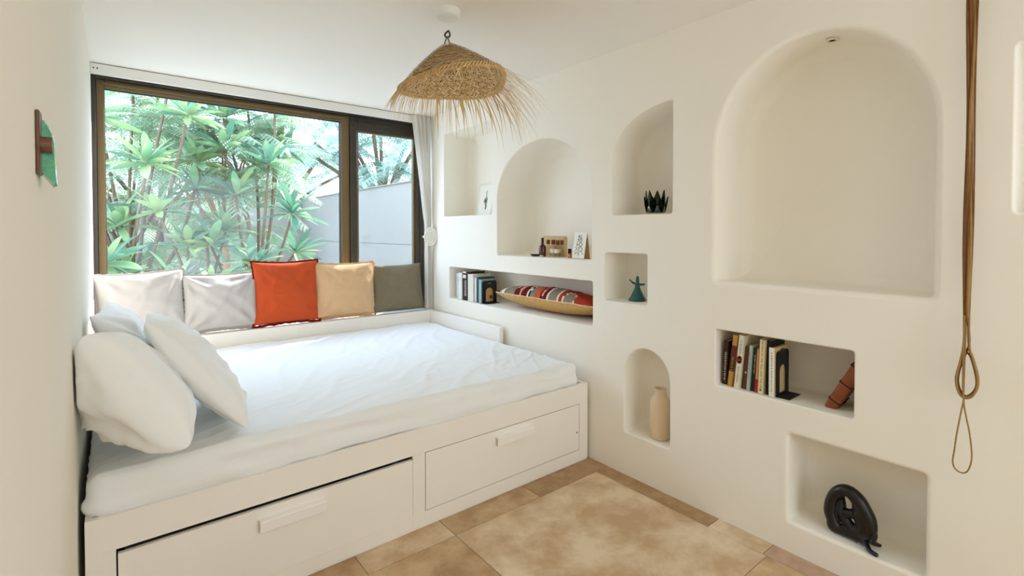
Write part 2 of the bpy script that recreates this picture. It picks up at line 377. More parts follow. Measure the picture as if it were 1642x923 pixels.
# ------------------------------------------------------------------ curtain and tieback
def curtain():
    bm = B(); nx, nzv = 150, 90; rows = []
    def left(z):   # inner edge narrows down to the tieback then hangs straight
        if z > 1.30: s = (z - 1.30) / (2.27 - 1.30); return 2.052 - .125 * s ** 1.15
        s = (1.30 - z) / .65; return 2.052 + .004 * math.sin(s * 3)
    for j in range(nzv + 1):
        z = .648 + (2.272 - .648) * j / nzv; row = []; l = left(z); tied = math.exp(-((z - 1.28) / .10) ** 2)
        for i in range(nx + 1):
            u = i / nx; amp = (.019 + .005 * math.sin(u * 9)) * (1 - .45 * tied)
            ph = u * 2 * PI * 4.5 + .5 * nz(u * 3, z * .8)
            x = l + (2.112 - l) * u + .006 * math.cos(ph) * (1 - tied)
            y = 3.712 + amp * math.sin(ph) + .01 * (u - .5) - .010 * tied
            row.append(bm.verts.new((min(x, 2.118), min(y, 3.736), z)))
        rows.append(row)
    for j in range(nzv):
        for i in range(nx): bm.faces.new((rows[j][i], rows[j][i + 1], rows[j + 1][i + 1], rows[j + 1][i]))
    bmesh.ops.solidify(bm, geom=bm.faces, thickness=.0015)
    o = obj('curtain', bm, 'curtain', None, True)
    tag(o, 'white cotton curtain gathered in the corner at the right end of the window', 'curtain')
curtain()
def tieback():
    t = thing('curtain_tieback', 'white macrame tieback with an oval knotted front around the curtain', 'tieback', (2.080, 3.668, 1.262))
    # local frame: oval medallion facing the room diagonal
    rot = Euler((0, 0, math.radians(-33))).to_matrix()
    bm = B()
    def loop(rx, rz, rad, dy=0, cz=0, n=40):
        pts = [rot @ Vector((rx * math.sin(2 * PI * k / n), dy, cz + rz * math.cos(2 * PI * k / n))) for k in range(n + 1)]
        tube(bm, pts, rad, 6)
    loop(.048, .072, .006); loop(.037, .060, .005); loop(.028, .048, .0045, -.003)
    obj('medallion', bm, 'macrame', t, True)
    bm = B()
    for k in range(-4, 5):
        for s in (-1, 1):
            pts = [rot @ Vector((s * (.024 - .006 * abs(a)) * math.cos(a * 1.4 + k), -.004 + .003 * math.sin(a * 3), k * .0105 + a * .008)) for a in (-1, -.5, 0, .5, 1)]
            tube(bm, pts, .0034, 5)
        pts = [rot @ Vector((x, -.003, k * .0105)) for x in (-.026, -.013, 0, .013, .026)]
        tube(bm, pts, .0036, 5)
    obj('knotted_net', bm, 'macrame', t, True)
    bm = B()
    for dz in (-.006, .004):
        tube(bm, [(-.045, .012, dz), (-.052, .035, dz), (-.030, .078, dz), (.015, .086, dz), (.036, .060, dz), (.032, .01, dz)], .004, 6)
    obj('cord', bm, 'macrame', t, True)
tieback()

# ------------------------------------------------------------------ daybed
bed = thing('daybed', 'white lacquered daybed with two front drawers under the window', 'bed', (1.0, 2.8, 0))
BO = Vector((1.0, 2.8, 0))
def bp(name, bm, m='white_lacquer', parent=None, label=None, smooth=False):
    for v in bm.verts: v.co -= BO
    o = obj(name, bm, m, parent or bed, smooth)
    if label: o['label'] = label
    return o
YF = 1.919
bm = B()
box(bm, -.076, 2.105, YF, YF + .020, .332, .440, .0012, 1)
box(bm, -.076, -.004, YF, YF + .020, .012, .332, .0012, 1); box(bm, .998, 1.0575, YF, YF + .020, .012, .332, .0012, 1); box(bm, 2.039, 2.105, YF, YF + .020, .012, .332, .0012, 1)
box(bm, -.004, .998, YF, YF + .020, .012, .066, .0012, 1); box(bm, 1.0575, 2.039, YF, YF + .020, .012, .070, .0012, 1)
bp('front_frame', bm)
bp('plinth', box(B(), -.076, 2.105, YF + .004, YF + .022, 0.001, .012), 'white_lacquer')
for (a, b, dy, z1, z0, hx0, hx1, hz) in ((0, .994, -.006, .318, .0675, .391, .622, .262), (1.061, 2.0355, .0005, .3285, .073, 1.446, 1.683, .279)):
    d = bp('drawer', box(B(), a, b, YF + dy, YF + dy + .018, z0, z1, .0012, 1))
    bm = B(); box(bm, a + .02, b - .02, YF + dy + .018, YF + .55, z0 + .02, z0 + .035); box(bm, a + .02, a + .035, YF + dy + .018, YF + .55, z0 + .02, z1 - .04); box(bm, b - .035, b - .02, YF + dy + .018, YF + .55, z0 + .02, z1 - .04)
    bp('drawer_box', bm, 'white_lacquer', d)
    bm = B(); y0 = YF + dy
    pr = [(y0, hz + .022), (y0 - .022, hz + .018), (y0 - .024, hz + .015), (y0 - .020, hz - .022), (y0 - .016, hz - .022), (y0 - .017, hz + .011), (y0, hz + .016)]
    L = [bm.verts.new((hx0, p[0], p[1])) for p in pr]; Q = [bm.verts.new((hx1, p[0], p[1])) for p in pr]
    for k in range(len(pr)): bm.faces.new((L[k - 1], L[k], Q[k], Q[k - 1]))
    bm.faces.new(L[::-1]); bm.faces.new(Q); bmesh.ops.recalc_face_normals(bm, faces=bm.faces)
    h = bp('handle', bm, 'handle_white', d); h['label'] = 'angular white handle'
bp('drawer_lock', tube(B(), [(2.018, YF - .002, .174), (2.018, YF + .004, .174)], .004, 12), 'bronze_dark', label='small dark screw hole')
for x0, x1 in ((-.076, -.058), (2.087, 2.105)):
    bm = B(); box(bm, x0, x1, YF + .020, 3.672, 0, .438, .001, 1); bp('side_panel', bm)
bm = B(); box(bm, 2.072, 2.105, 2.705, 3.666, .438, .642, .002, 1); bp('end_board', bm)
bm = B(); box(bm, -.076, -.058, 2.705, 3.666, .438, .642, .002, 1); bp('end_board', bm)
bp('back_board', box(B(), -.076, 2.105, 3.668, 3.692, 0, .645, .002, 1))
bp('mattress_base', box(B(), -.055, 2.085, YF + .022, 3.666, .405, .424))

def rounded_slab(x0, x1, y0, y1, z0, z1, r, nx, ny, nk, disp):
    """rounded box surface: a grid over all six sides, displaced along its normal"""
    bm = B(); cx_, cy_, cz_ = (x0 + x1) / 2, (y0 + y1) / 2, (z0 + z1) / 2; hx_, hy_, hz_ = (x1 - x0) / 2, (y1 - y0) / 2, (z1 - z0) / 2
    def pt(p):
        q = Vector((max(-hx_ + r, min(hx_ - r, p.x)), max(-hy_ + r, min(hy_ - r, p.y)), max(-hz_ + r, min(hz_ - r, p.z))))
        d = p - q
        n = d.normalized() if d.length > 1e-9 else Vector((0, 0, 1))
        s = q + n * r
        w = Vector((s.x + cx_, s.y + cy_, s.z + cz_))
        return w + n * disp(w, n)
    def grid(ax, s, n1, n2):
        h = (hx_, hy_, hz_); a1, a2 = [a for a in range(3) if a != ax]; rows = []
        def warp(t, hh):    # finer steps near the rounded edges
            return hh * math.sin(t * PI / 2) if hh < .3 else hh * (t * .75 + .25 * math.copysign(abs(t) ** .3, t) if abs(t) > .001 else 0)
        for i in range(n1 + 1):
            row = []
            for j in range(n2 + 1):
                p = Vector((0, 0, 0)); p[ax] = s * h[ax]; p[a1] = warp(-1 + 2 * i / n1, h[a1]); p[a2] = warp(-1 + 2 * j / n2, h[a2])
                row.append(bm.verts.new(pt(p)))
            rows.append(row)
        for i in range(n1):
            for j in range(n2): bm.faces.new((rows[i][j], rows[i + 1][j], rows[i + 1][j + 1], rows[i][j + 1]))
    for s in (-1, 1): grid(2, s, nx, ny); grid(1, s, nx, nk); grid(0, s, ny, nk)
    bmesh.ops.remove_doubles(bm, verts=bm.verts, dist=1e-5); bmesh.ops.recalc_face_normals(bm, faces=bm.faces)
    return bm
def sheet_disp(w, n):
    d = 0
    if n.z > .2:
        a = w.x * .80 - w.y * .60; b = w.x * .60 + w.y * .80
        m = max(0, nz(w.x * 1.6 + 4, w.y * 1.6)) + .15
        d += .020 * m * max(0, ridge(a * 9, b * 1.4, 1) - .55)
        d += .016 * max(0, ridge(a * 5 + .5 * nz(b * 2, a), b * .9, 7) - .6)
        d += .005 * nz(w.x * 1.3, w.y * 1.3, 3) - .012 * max(0, (w.x - 1.3)) * max(0, 2.4 - w.y)
        # creases where the pillows press and by the foot edge
        d += .011 * max(0, ridge(w.x * 3, (w.y - .3 * w.x) * 12, 9) - .62) * (1 if w.y < 2.5 else .4)
    if n.y < -.3:
        d += .008 * ridge(w.x * 3.0 + w.z * 9, w.z * 13, 2) + .006 * nz(w.x * 2, w.z * 6, 5)
        d += .010 * math.exp(-((w.z - .46) / .03) ** 2)
        if w.x < .5: d += .006 * max(0, ridge(w.x * 7 + w.z * 16, w.z * 10, 6) - .3)
    return d
bm = rounded_slab(-.072, 2.052, 1.945, 3.655, .424, .556, .045, 200, 150, 16, sheet_disp)
o = obj('mattress', bm, 'sheet', None, True)
tag(o, 'wide mattress in a creased white fitted sheet lying on the daybed', 'mattress')

# ------------------------------------------------------------------ soft cushions
def pillow_bm(w, h, t, seed, n=44, pinch=.07, flange=0, exp=.42, wr=.010, corner=1.0, sag=0, dent=None):
    bm = B(); F, K = [], []
    for i in range(n + 1):
        fr, kr = [], []
        for j in range(n + 1):
            u = math.sin((-1 + 2 * i / n) * PI / 2); v = math.sin((-1 + 2 * j / n) * PI / 2)
            x = u * w / 2 * (1 - pinch * (1 - v * v)); y = v * h / 2 * (1 - pinch * (1 - u * u))
            k = max(0, (1 - u * u) * (1 - v * v)) ** exp * t / 2
            q = 0; e = 1 - max(abs(u), abs(v)) ** 4
            q += wr * (nz(x * 5, y * 5, seed) + .6 * nz(x * 11, y * 9, seed + 3)) * e
            for cu in (-1, 1):
                for cv in (-1, 1):
                    dx, dy = u - cu, v - cv; r = math.hypot(dx, dy)
                    if r > 1e-3: q += corner * wr * .9 * math.sin(math.atan2(dy, dx) * 9 + seed * cu) * math.exp(-((r - .55) / .3) ** 2) * e
            q += wr * 1.3 * (max(0, ridge(x * 4 + seed, y * 9 + x * 4, seed) - .5) + max(0, ridge(x * 9 - y * 3, y * 5 + seed, seed + 2) - .6)) * e
            if i in (0, n) or j in (0, n):
                wv = .005 * nz(u * 6, v * 6, seed)
                a = bm.verts.new((x + wv, y + wv, .004 * nz(u * 4, v * 4, seed + 9))); fr.append(a); kr.append(a)
            else:
                dd = dent(u, v) if dent else 0
                fr.append(bm.verts.new((x, y, k + q - dd))); kr.append(bm.verts.new((x, y, -k * (1 - .1) + q * .5)))
        F.append(fr); K.append(kr)
    for i in range(n):
        for j in range(n):
            bm.faces.new((F[i][j], F[i + 1][j], F[i + 1][j + 1], F[i][j + 1]))
            if K[i][j] is not F[i][j] or K[i + 1][j + 1] is not F[i + 1][j + 1] or K[i + 1][j] is not F[i + 1][j] or K[i][j + 1] is not F[i][j + 1]:
                try: bm.faces.new((K[i][j], K[i][j + 1], K[i + 1][j + 1], K[i + 1][j]))
                except ValueError: pass
    border = [F[i][0].co.copy() for i in range(n + 1)] + [F[n][j].co.copy() for j in range(1, n + 1)] + [F[i][n].co.copy() for i in range(n - 1, -1, -1)] + [F[0][j].co.copy() for j in range(n - 1, 0, -1)]
    return bm, border
def flange_bm(border, w, wid=.012, th=.0015):
    bm = B(); n = len(border); c = Vector((0, 0, 0)); r = []
    for k, p in enumerate(border):
        a, b = border[k - 1], border[(k + 1) % n]; d = (b - a).normalized(); o = Vector((d.y, -d.x, 0))
        if o.dot(p) < 0: o = -o
        q = p + o * (wid * (1 + .35 * nz(p.x * 40, p.y * 40, 2))) + Vector((0, 0, .004 * nz(p.x * 30, p.y * 30, 8)))
        r.append((bm.verts.new(p - o * .006 + Vector((0, 0, th))), bm.verts.new(q + Vector((0, 0, th))), bm.verts.new(q - Vector((0, 0, th))), bm.verts.new(p - o * .006 - Vector((0, 0, th)))))
    for k in range(n):
        a, b = r[k - 1], r[k]
        for i in range(3): bm.faces.new((a[i], a[i + 1], b[i + 1], b[i]))
    return bm
def window_cushion(label, xc, w, h, t, m, seed, lean, z0=.645, y=3.765, pipe=None, roll=0, buttons=None, ry=0, **kw):
    """a cushion standing on the sill ledge and leaning back on the window; local x=width, y=height, z=towards room"""
    zc = z0 + h / 2 * math.cos(lean)
    o = thing('throw_cushion', label, 'cushion', (xc, y + .0, zc), rot=Euler((PI / 2 - lean, roll, ry), 'XYZ'), group='cushions along the window sill')
    bm, bd = pillow_bm(w, h, t, seed, **kw)
    # flatten where it sits
    for v in bm.verts:
        if v.co.y < -h / 2 * .88: v.co.y = -h / 2 * .88 + (v.co.y + h / 2 * .88) * .55
    obj('cover', bm, m, o, True)
    if pipe: 
        e = obj('edge_hem', flange_bm(bd, w), pipe, o, True)
    if buttons:
        bx = buttons
        for k in range(4):
            yb = -h * .32 + k * h * .2
            s = obj('button', tube(B(), [(bx, yb, .006), (bx + .002, yb, .012)], .006, 10), 'thread', o, True)
    return o
window_cushion('plump cream cushion at the far left, against the left wall', .135, .45, .40, .15, 'cream_linen', 3, .10, z0=.655, y=3.785, pipe='cream_linen', buttons=.205, wr=.012, ry=.03, roll=-.05)
window_cushion('wrinkled cream cushion leaning just left of the rust cushion', .560, .45, .38, .15, 'cream_linen', 11, .14, z0=.645, y=3.785, pipe='cream_linen', buttons=-.212, wr=.015, corner=1.4)
window_cushion('rust orange linen cushion with dark red edging', .965, .44, .45, .135, 'rust_linen', 5, .12, z0=.645, y=3.765, pipe='rust_dark', wr=.008)
window_cushion('pale tan linen cushion with a rough stitched hem', 1.385, .47, .42, .15, 'tan_linen', 21, .10, z0=.645, y=3.765, pipe='tan_linen', wr=.008, roll=.01)
window_cushion('dark khaki cushion beside the curtain', 1.835, .46, .40, .13, 'khaki', 8, .20, z0=.645, y=3.785, pipe=None, wr=.009, roll=.0)

def bed_pillow(label, loc, rot, dims, seed, **kw):
    o = thing('pillow', label, 'pillow', loc, rot=Euler(rot, 'XYZ'), group='white pillows piled at the head of the bed')
    bm, bd = pillow_bm(*dims, seed, n=56, **kw)
    # cotton pulled in at the corner, kept clear of wall and sheet
    mw = Matrix.LocRotScale(Vector(loc), Euler(rot, 'XYZ'), None); mi = mw.inverted()
    for v in bm.verts:
        p = mw @ v.co; ch = False
        if p.x < LX + .006: p.x = LX + .006; ch = True
        if p.z < .562: p.z = .562 + (p.z - .562) * .02; ch = True
        if ch: v.co = mi @ p
    obj('pillowcase', bm, 'pillowcase', o, True)
    return o
bed_pillow('white pillow at the back, nearest the window, behind two others', (.075, 2.72, .775), (-1.02, -.02, -1.64), (.62, .48, .15), 4, wr=.018)
bed_pillow('white pillow pressed against the left wall, closest to the camera', (.061, 2.045, .787), (-2.154, .189, 1.529), (.60, .42, .25), 9, wr=.028, exp=.32, pinch=.09)
bed_pillow('white pillow propped in front of the other two, reaching furthest over the bed', (.240, 2.33, .770), (-.95, -.09, -1.62), (.66, .50, .15), 14, wr=.024, exp=.34, pinch=.09,
           dent=lambda u, v: .05 * math.exp(-((v - .95) / .25) ** 2 - ((u - .15) / .12) ** 2))

# ------------------------------------------------------------------ books and bookends
def txt(parent, s, size, loc, rot, m, name='lettering', sp=1.0):
    c = bpy.data.curves.new(name, 'FONT'); c.body = s; c.size = size; c.align_x = 'CENTER'; c.align_y = 'CENTER'; c.space_character = sp; c.resolution_u = 2
    tmp = bpy.data.objects.new(name, c); COL.objects.link(tmp)
    me = bpy.data.meshes.new_from_object(tmp); bpy.data.objects.remove(tmp)
    me.materials.append(M[m]); o = bpy.data.objects.new(name, me); COL.objects.link(o); o.parent = parent; o.location = loc; o.rotation_euler = rot
    return o
def marks(parent, y, z0, z1, w, m, seed, x=-.0006, n=None):
    """illegible small spine print, as short strokes"""
    r = random.Random(seed); bm = B(); z = z0
    while z < z1:
        l = r.uniform(.003, .010); ww = w * r.uniform(.5, 1)
        box(bm, x - .0002, x, y - ww / 2, y + ww / 2, z, z + l * .35); z += l
    obj('spine_print', bm, m, parent)
MC = {}
def cm(h, rough=.5):
    if h not in MC: MC[h] = mat('cover_' + h, h, rough, .35)
    return MC[h]
def book(label, x, y, z, th, ht, dp, cover, lean=0, group=None, pages='paper', extra=None, yawr=0):
    """local: spine faces -x, thickness along y (towards -y), height z; origin at the bottom of the spine"""
    o = thing('book', label, 'book', (x, y, z), rot=Euler((lean, 0, yawr)), group=group)
    bm = B(); c = .0016
    box(bm, 0, c * 1.3, -th, 0, 0, ht, .0006, 1); box(bm, 0, dp, -c, 0, 0, ht); box(bm, 0, dp, -th, -th + c, 0, ht)
    m = cm(cover) if isinstance(cover, str) else cover
    obj('cover', bm, m, o)
    obj('page_block', box(B(), c, dp - .004, -th + c, -c, .003, ht - .003), pages, o)
    if extra: extra(o, th, ht, dp)
    return o
def band(z0, z1, m, parent, th, x=-.0005):
    obj('spine_band', box(B(), x - .0002, .0006, -th - .0001, .0001, z0, z1), cm(m), parent)
g2 = 'books in the lower right wall niche'
sz = .609; sx = 2.150
def ex_ochre(o, th, ht, dp): band(ht * .60, ht * .80, '5A1E18', o, th); band(ht * .30, ht * .60, '3A2416', o, th, -.0007); marks(o, -th / 2, ht * .32, ht * .58, th * .5, 'oil', 2, -.0012)
def ex_white(o, th, ht, dp):
    bm = B(); 
    for k in range(9):
        a = 2 * PI * k / 9; tube(bm, [(-.0012, -th / 2 + .006 * math.cos(a), ht * .54 + .012 * math.sin(a)), (-.0004, -th / 2 + .006 * math.cos(a), ht * .54 + .012 * math.sin(a))], .006, 8)
    obj('emblem', bm, cm('8E2420'), o); marks(o, -th / 2, ht * .12, ht * .42, th * .3, 'ink', 5); marks(o, -th / 2, ht * .60, ht * .92, th * .35, 'ink', 6)
def ex_cream(o, th, ht, dp):
    txt(o, 'THE MAN OF THE TALL AND THE ONE', .0125, (-.0006, -th / 2, ht * .54), (PI / 2, PI / 2, -PI / 2), 'ink', sp=1.0)
    obj('emblem', tube(B(), [(-.0008, -th / 2, .016), (0, -th / 2, .016)], .004, 12), 'ink', o)
def ex_tan(o, th, ht, dp):
    marks(o, -th / 2, ht * .1, ht * .9, th * .35, 'ink', 8)
    bm = B(); pts = [(.050, -th - .0006, ht - .030), (.060, -th - .0006, ht - .016), (.078, -th - .0006, ht - .012), (.096, -th - .0006, ht - .020), (.100, -th - .0006, ht - .028)]
    tube(bm, catmull(pts, 5), .0022, 6); obj('cover_swirl', bm, 'black_metal', o, True)
book('dark brown book leaning at the far left of the lower niche', sx + .012, 1.148, sz, .020, .200, .125, '3A2218', .05, g2, extra=lambda o, th, ht, dp: marks(o, -th / 2, .02, .15, .01, 'label_w', 3))
book('ochre book with a maroon band, leaning second from the left', sx, 1.118, sz, .022, .235, .130, 'B98A3C', .115, g2, extra=ex_ochre)
book('white book with a round red emblem on its spine', sx - .004, 1.086, sz, .024, .240, .130, 'E2D9C4', .10, g2, extra=ex_white)
book('brown paperback set back beside the white emblem book', sx + .012, 1.056, sz, .019, .190, .125, '6B3A26', .085, g2, extra=lambda o, th, ht, dp: obj('dot', tube(B(), [(-.001, -th / 2, .075), (0, -th / 2, .075)], .004, 10), 'label_w', o))
book('slim pale blue-green book', sx, 1.032, sz, .013, .200, .120, 'A9BDB0', .07, g2, extra=lambda o, th, ht, dp: marks(o, -th / 2, .05, .17, .004, 'ink', 4))
book('slim dark green book', sx + .008, 1.015, sz, .016, .190, .122, '1E2A20', .06, g2, extra=lambda o, th, ht, dp: marks(o, -th / 2, .08, .16, .006, 'label_w', 9))
book('thin peach-orange book with a red lower spine', sx + .002, .996, sz, .011, .188, .120, 'D9925A', .05, g2, extra=lambda o, th, ht, dp: band(.0, .058, 'A81818', o, th))
book('tall cream book with dark capital lettering down the spine', sx - .003, .981, sz, .022, .233, .128, 'E4D3A4', .035, g2, extra=ex_cream)
book('tall black book next to the cream lettered one', sx + .010, .952, sz, .017, .232, .128, '15120F', .02, g2)
book('white-spined book with a tan cover and black swirl', sx - .004, .934, sz, .022, .206, .128, 'D8BE8E', .0, g2,
     extra=lambda o, th, ht, dp: (obj('white_spine', box(B(), -.0006, .0008, -th, 0, 0, ht), cm('E8E4D8'), o), ex_tan(o, th, ht, dp)))
def bookend(label, x, y, z, w, h, base, backing=None, title=False):
    """L-shaped metal bookend: upright plate in the xz plane with an arched window, foot towards -y"""
    o = thing('bookend', label, 'bookend', (x, y, z), group=None)
    r = w * .16; out = []
    for (cx_, cz_, a0) in ((w - r, h - r, 0), (r, h - r, 90)):
        out += [(cx_ + r * math.cos(math.radians(a0 + 90 * k / 5)), cz_ + r * math.sin(math.radians(a0 + 90 * k / 5))) for k in range(6)]
    out = [(0, 0), (w, 0)] + out
    aw = w * .25; cx_ = w * .50; z0, zs = h * .06, h * .50
    hole = [(cx_ - aw, z0), (cx_ + aw, z0), (cx_ + aw, zs)] + [(cx_ + aw * math.cos(a) * (1 if True else 1), zs + h * .18 * (math.sin(a) ** .8)) for a in [PI * k / 12 for k in range(1, 12)]] + [(cx_ - aw, zs)]
    V = [Vector(p) for p in out + hole]; n1 = len(out); n2 = len(hole)
    E = [(i, (i + 1) % n1) for i in range(n1)] + [(n1 + i, n1 + (i + 1) % n2) for i in range(n2)]
    rr = delaunay_2d_cdt(V, E, [], 0, 1e-7); bm = B(); th = .002
    def ins(pt, poly):
        c = False
        for i in range(len(poly)):
            a, b = poly[i - 1], poly[i]
            if (a[1] > pt[1]) != (b[1] > pt[1]) and pt[0] < (b[0] - a[0]) * (pt[1] - a[1]) / (b[1] - a[1]) + a[0]: c = not c
        return c
    A = [bm.verts.new((p.x, 0, p.y)) for p in rr[0]]
    for t in rr[2]:
        c = (sum(rr[0][i].x for i in t) / 3, sum(rr[0][i].y for i in t) / 3)
        if ins(c, hole) or not ins(c, out): continue
        bm.faces.new([A[i] for i in t])
    ret = bmesh.ops.extrude_face_region(bm, geom=list(bm.faces)); vs = [v for v in ret['geom'] if isinstance(v, bmesh.types.BMVert)]
    for v in vs: v.co.y -= th
    bmesh.ops.delete(bm, geom=[v for v in bm.verts if not v.link_faces], context='VERTS')
    bmesh.ops.recalc_face_normals(bm, faces=bm.faces)
    obj('upright_plate', bm, 'black_metal', o)
    if base: obj('foot_plate', box(B(), .002, w * .98, -base, 0, .0005, .0025, .0008, 1), 'black_metal', o)
    return o
bookend('black metal bookend with an arched opening, holding the lower niche books', sx + .004, .908, sz, .118, .190, .052)
g1n = 'books in the long middle niche'
lz = .7645; lx = 2.150
book('pale grey book at the left end of the long niche', lx + .006, 3.385, lz, .040, .205, .14, 'D6D4CE', 0, g1n, pages='paper_w', extra=lambda o, th, ht, dp: marks(o, -th / 2, .14, .18, .012, 'ink', 12))
book('white book second from the left in the long niche', lx, 3.342, lz, .045, .212, .14, 'E7E6E0', 0, g1n, pages='paper_w', extra=lambda o, th, ht, dp: marks(o, -th / 2, .15, .19, .008, 'ink', 13))
book('thick black and white book with spine print', lx + .004, 3.290, lz, .075, .226, .16, '262523', 0, g1n, pages='paper_w',
     extra=lambda o, th, ht, dp: (band(.172, .200, 'D9D4C2', o, th * .6), band(.212, .225, 'E6E0CC', o, th * .6), marks(o, -th * .5, .035, .160, th * .5, 'label_w', 14)))
book('thick cream book in the middle of the row', lx - .002, 3.210, lz, .076, .210, .16, 'E2DDCF', 0, g1n, pages='paper_w')
book('slim white book right of the thick cream one', lx + .006, 3.130, lz, .026, .185, .15, 'DDE0DC', 0, g1n, pages='paper_w')
book('slim dark teal book', lx + .004, 3.100, lz, .030, .192, .15, '2E4A4C', 0, g1n, pages='paper_w')
book('pale blue book touching the bookend', lx + .000, 3.066, lz, .036, .178, .14, '8FAEB2', 0, g1n, pages='paper', extra=lambda o, th, ht, dp: (marks(o, -th / 2, .03, .15, .010, 'label_w', 15),
     obj('cover_picture', box(B(), .03, .11, -th - .0006, -th, .012, .11), cm('D2A468'), o), obj('cover_sky', box(B(), .03, .11, -th - .0005, -th, .11, .15), cm('D9D4C4'), o),
     obj('cover_house', box(B(), .075, .10, -th - .0009, -th, .03, .055), cm('6E4524'), o)))
be = bookend('black metal bookend with an arched opening, beside the books in the long niche', lx + .002, 3.024, lz, .135, .168, .05)
obj('title_print', box(B(), .052, .060, -.0026, -.002, .146, .150), 'label_w', be); obj('title_print', box(B(), .066, .078, -.0026, -.002, .146, .150), 'label_w', be)

# kilim bolster in the long niche
def kilim():
    o = thing('kilim_cushion', 'long kilim cushion patterned in red, cream and grey lying in the long niche', 'cushion', (2.285, 2.395, .845), rot=Euler((math.radians(-9), 0, -PI / 2)))
    w, h, t = .93, .26, .17
    bm, bd = pillow_bm(w, h, t, 17, n=90, pinch=.03, exp=.40, wr=.004, corner=.5)
    cl = bm.loops.layers.float_color.new('Col')
    C_ = {'k': '3A1C18', 'r': 'A63A26', 'm': '6B1F1C', 'g': '8C8070', 'c': 'E6D8C4', 'o': 'C85A34', 't': 'C19A63', 'p': 'D6A394'}
    cc = {k: hx(v) for k, v in C_.items()}
    def pat(x, y):      # x along the cushion, -.465 (window end) .. .465
        s = (x + w / 2) / w * 1.05; q = y / h + .5; wob = .012 * nz(x * 40, y * 40)
        if s < .06: return 'k' if (s + q * .08) < .055 else 'c'
        if s < .12: return 'c' if abs(s - .09 - .03 * q) < .018 else 'k'
        if s < .20: return 'o' if abs(s - .155) + abs(q - .45) * .09 < .035 + wob else ('k' if q > .5 else 'g')
        if s < .235: return 'c' if q > .55 else 'g'
        if s < .40:
            e = abs((s - .31)) * 1.0 - (.9 - q) * .10
            if abs(e) < .010 + wob * .3: return 'c'
            return 'm' if e < 0 and not (abs(s - .30) < .012 and q < .4) else ('p' if e < 0 else 'o')
        if s < .415: return 'c' if int(q * 14) % 2 else 'k'
        if s < .47: return 'g'
        if s < .60:
            e = (s - .47) / .13 + (q - .5) * .7
            if .30 < e < .40: return 'p'
            if e < .15: return 'o' if q < .4 else 'g'
            return 'm' if e < .7 else ('o' if q < .5 else 'k')
        if s < .615: return 'c'
        if s < .70: return 'g'
        if s < .715: return 'c' if q < .5 else 't'
        d = math.hypot((s - .85) / .05, (q - .62) / .14)
        if .75 < d < 1.05: return 'c'
        if d < .4: return 'k'
        dd = math.hypot((s - .82) / .055, (q - .04) / .16)
        if .90 < dd < 1.06: return 'c'
        if dd <= .9: return 'g'
        return 'r'
    bm.faces.ensure_lookup_table()
    for f in bm.faces:
        c = f.calc_center_median(); key = pat(c.x, c.y) if c.z >= .0 else 't'
        k = 1 + .18 * nz(c.x * 90, c.y * 90)
        for l in f.loops: l[cl] = tuple(min(1, q * k) for q in cc[key][:3]) + (1,)
    m = mat('kilim_wool', 'A63A26', .95, .1, bump=.8, bscale=350, dist=.0015); t_ = m.node_tree
    vc = t_.nodes.new('ShaderNodeVertexColor'); vc.layer_name = 'Col'; t_.links.new(vc.outputs[0], t_.nodes['Principled BSDF'].inputs['Base Color'])
    for v in bm.verts: v.co.z += 0
    obj('cover', bm, m, o, True)
    s = obj('seam_stitching', B() if False else tube(B(), [p + Vector((0, 0, .001)) for p in bd], .003, 5), 'straw_b', o, True)
kilim()

# ------------------------------------------------------------------ small things in the niches
# framed print, first niche
t = thing('framed_print', 'small white framed botanical print leaning in the upper left niche', 'picture', (2.335, 3.262, 1.4295), rot=Euler((0, math.radians(8), 0)))
bm = B(); w, h = .20, .262
for a in ((-w / 2, -w / 2 + .010, 0, h), (w / 2 - .010, w / 2, 0, h)): box(bm, -.006, .006, a[0], a[1], a[2], a[3], .001, 1)
for a in ((0, .010), (h - .010, h)): box(bm, -.006, .006, -w / 2 + .010, w / 2 - .010, a[0], a[1], .001, 1)
obj('frame', bm, 'rail_white', t)
obj('print', box(B(), -.001, .004, -w / 2 + .01, w / 2 - .01, .01, h - .01), 'card', t)
bm = B()
tube(bm, catmull([(-.0025, -.022, .205), (-.0025, -.014, .180), (-.0025, -.022, .150), (-.0025, -.030, .135)], 5), .0022, 5)
for k in range(16):
    a = 2.4 * k; r = .006 + .0013 * k; y_, z_ = -.010 + r * math.cos(a), .125 + r * math.sin(a) * 1.1
    tube(bm, [(-.0025, y_, z_), (-.0025, y_ + .010 * math.cos(a + 1), z_ + .010 * math.sin(a + 1))], [.004, .001], 5)
tube(bm, catmull([(-.0025, -.014, .100), (-.0025, -.022, .08), (-.0025, -.016, .055)], 5), .005, 5)
obj('flower_drawing', bm, 'ink', t, True)
obj('bloom', lathe(B(), [(.0001, 0), (.012, .0008), (.0001, .0016)], 14), 'ink_b', t, True, loc=(-.003, -.006, .122), rot=(0, -PI / 2, 0))

# bottles in the arched niche
az = 1.1405
def bottle(label, x, y, r, h, glass, cap, name='bottle', cat='bottle', group=None, caph=.03, capr=.8, lab=False):
    o = thing(name, label, cat, (x, y, az), group=group)
    prof = [(.0001, 0), (r * .92, 0), (r, .003), (r, h * .68), (r * .8, h * .80), (r * .42, h * .88), (r * .42, h)]
    obj('body', lathe(B(), prof, 20), glass, o, True)
    obj('cap', lathe(B(), [(.0001, h - .004), (r * capr, h - .004), (r * capr, h + caph), (.0001, h + caph)], 16), cap, o)
    if lab:
        obj('label_sticker', lathe(B(), [(r * 1.015, h * .30), (r * 1.015, h * .60)], 20)if False else tube(B(), [(0, 0, h * .30), (0, 0, h * .60)], r * 1.02, 20, cap=False), 'label_w', o, True)
    return o
bottle('dark amber dropper bottle with a black bulb', 2.205, 2.412, .0235, .088, 'amber', 'rubber', caph=.034, capr=.34)
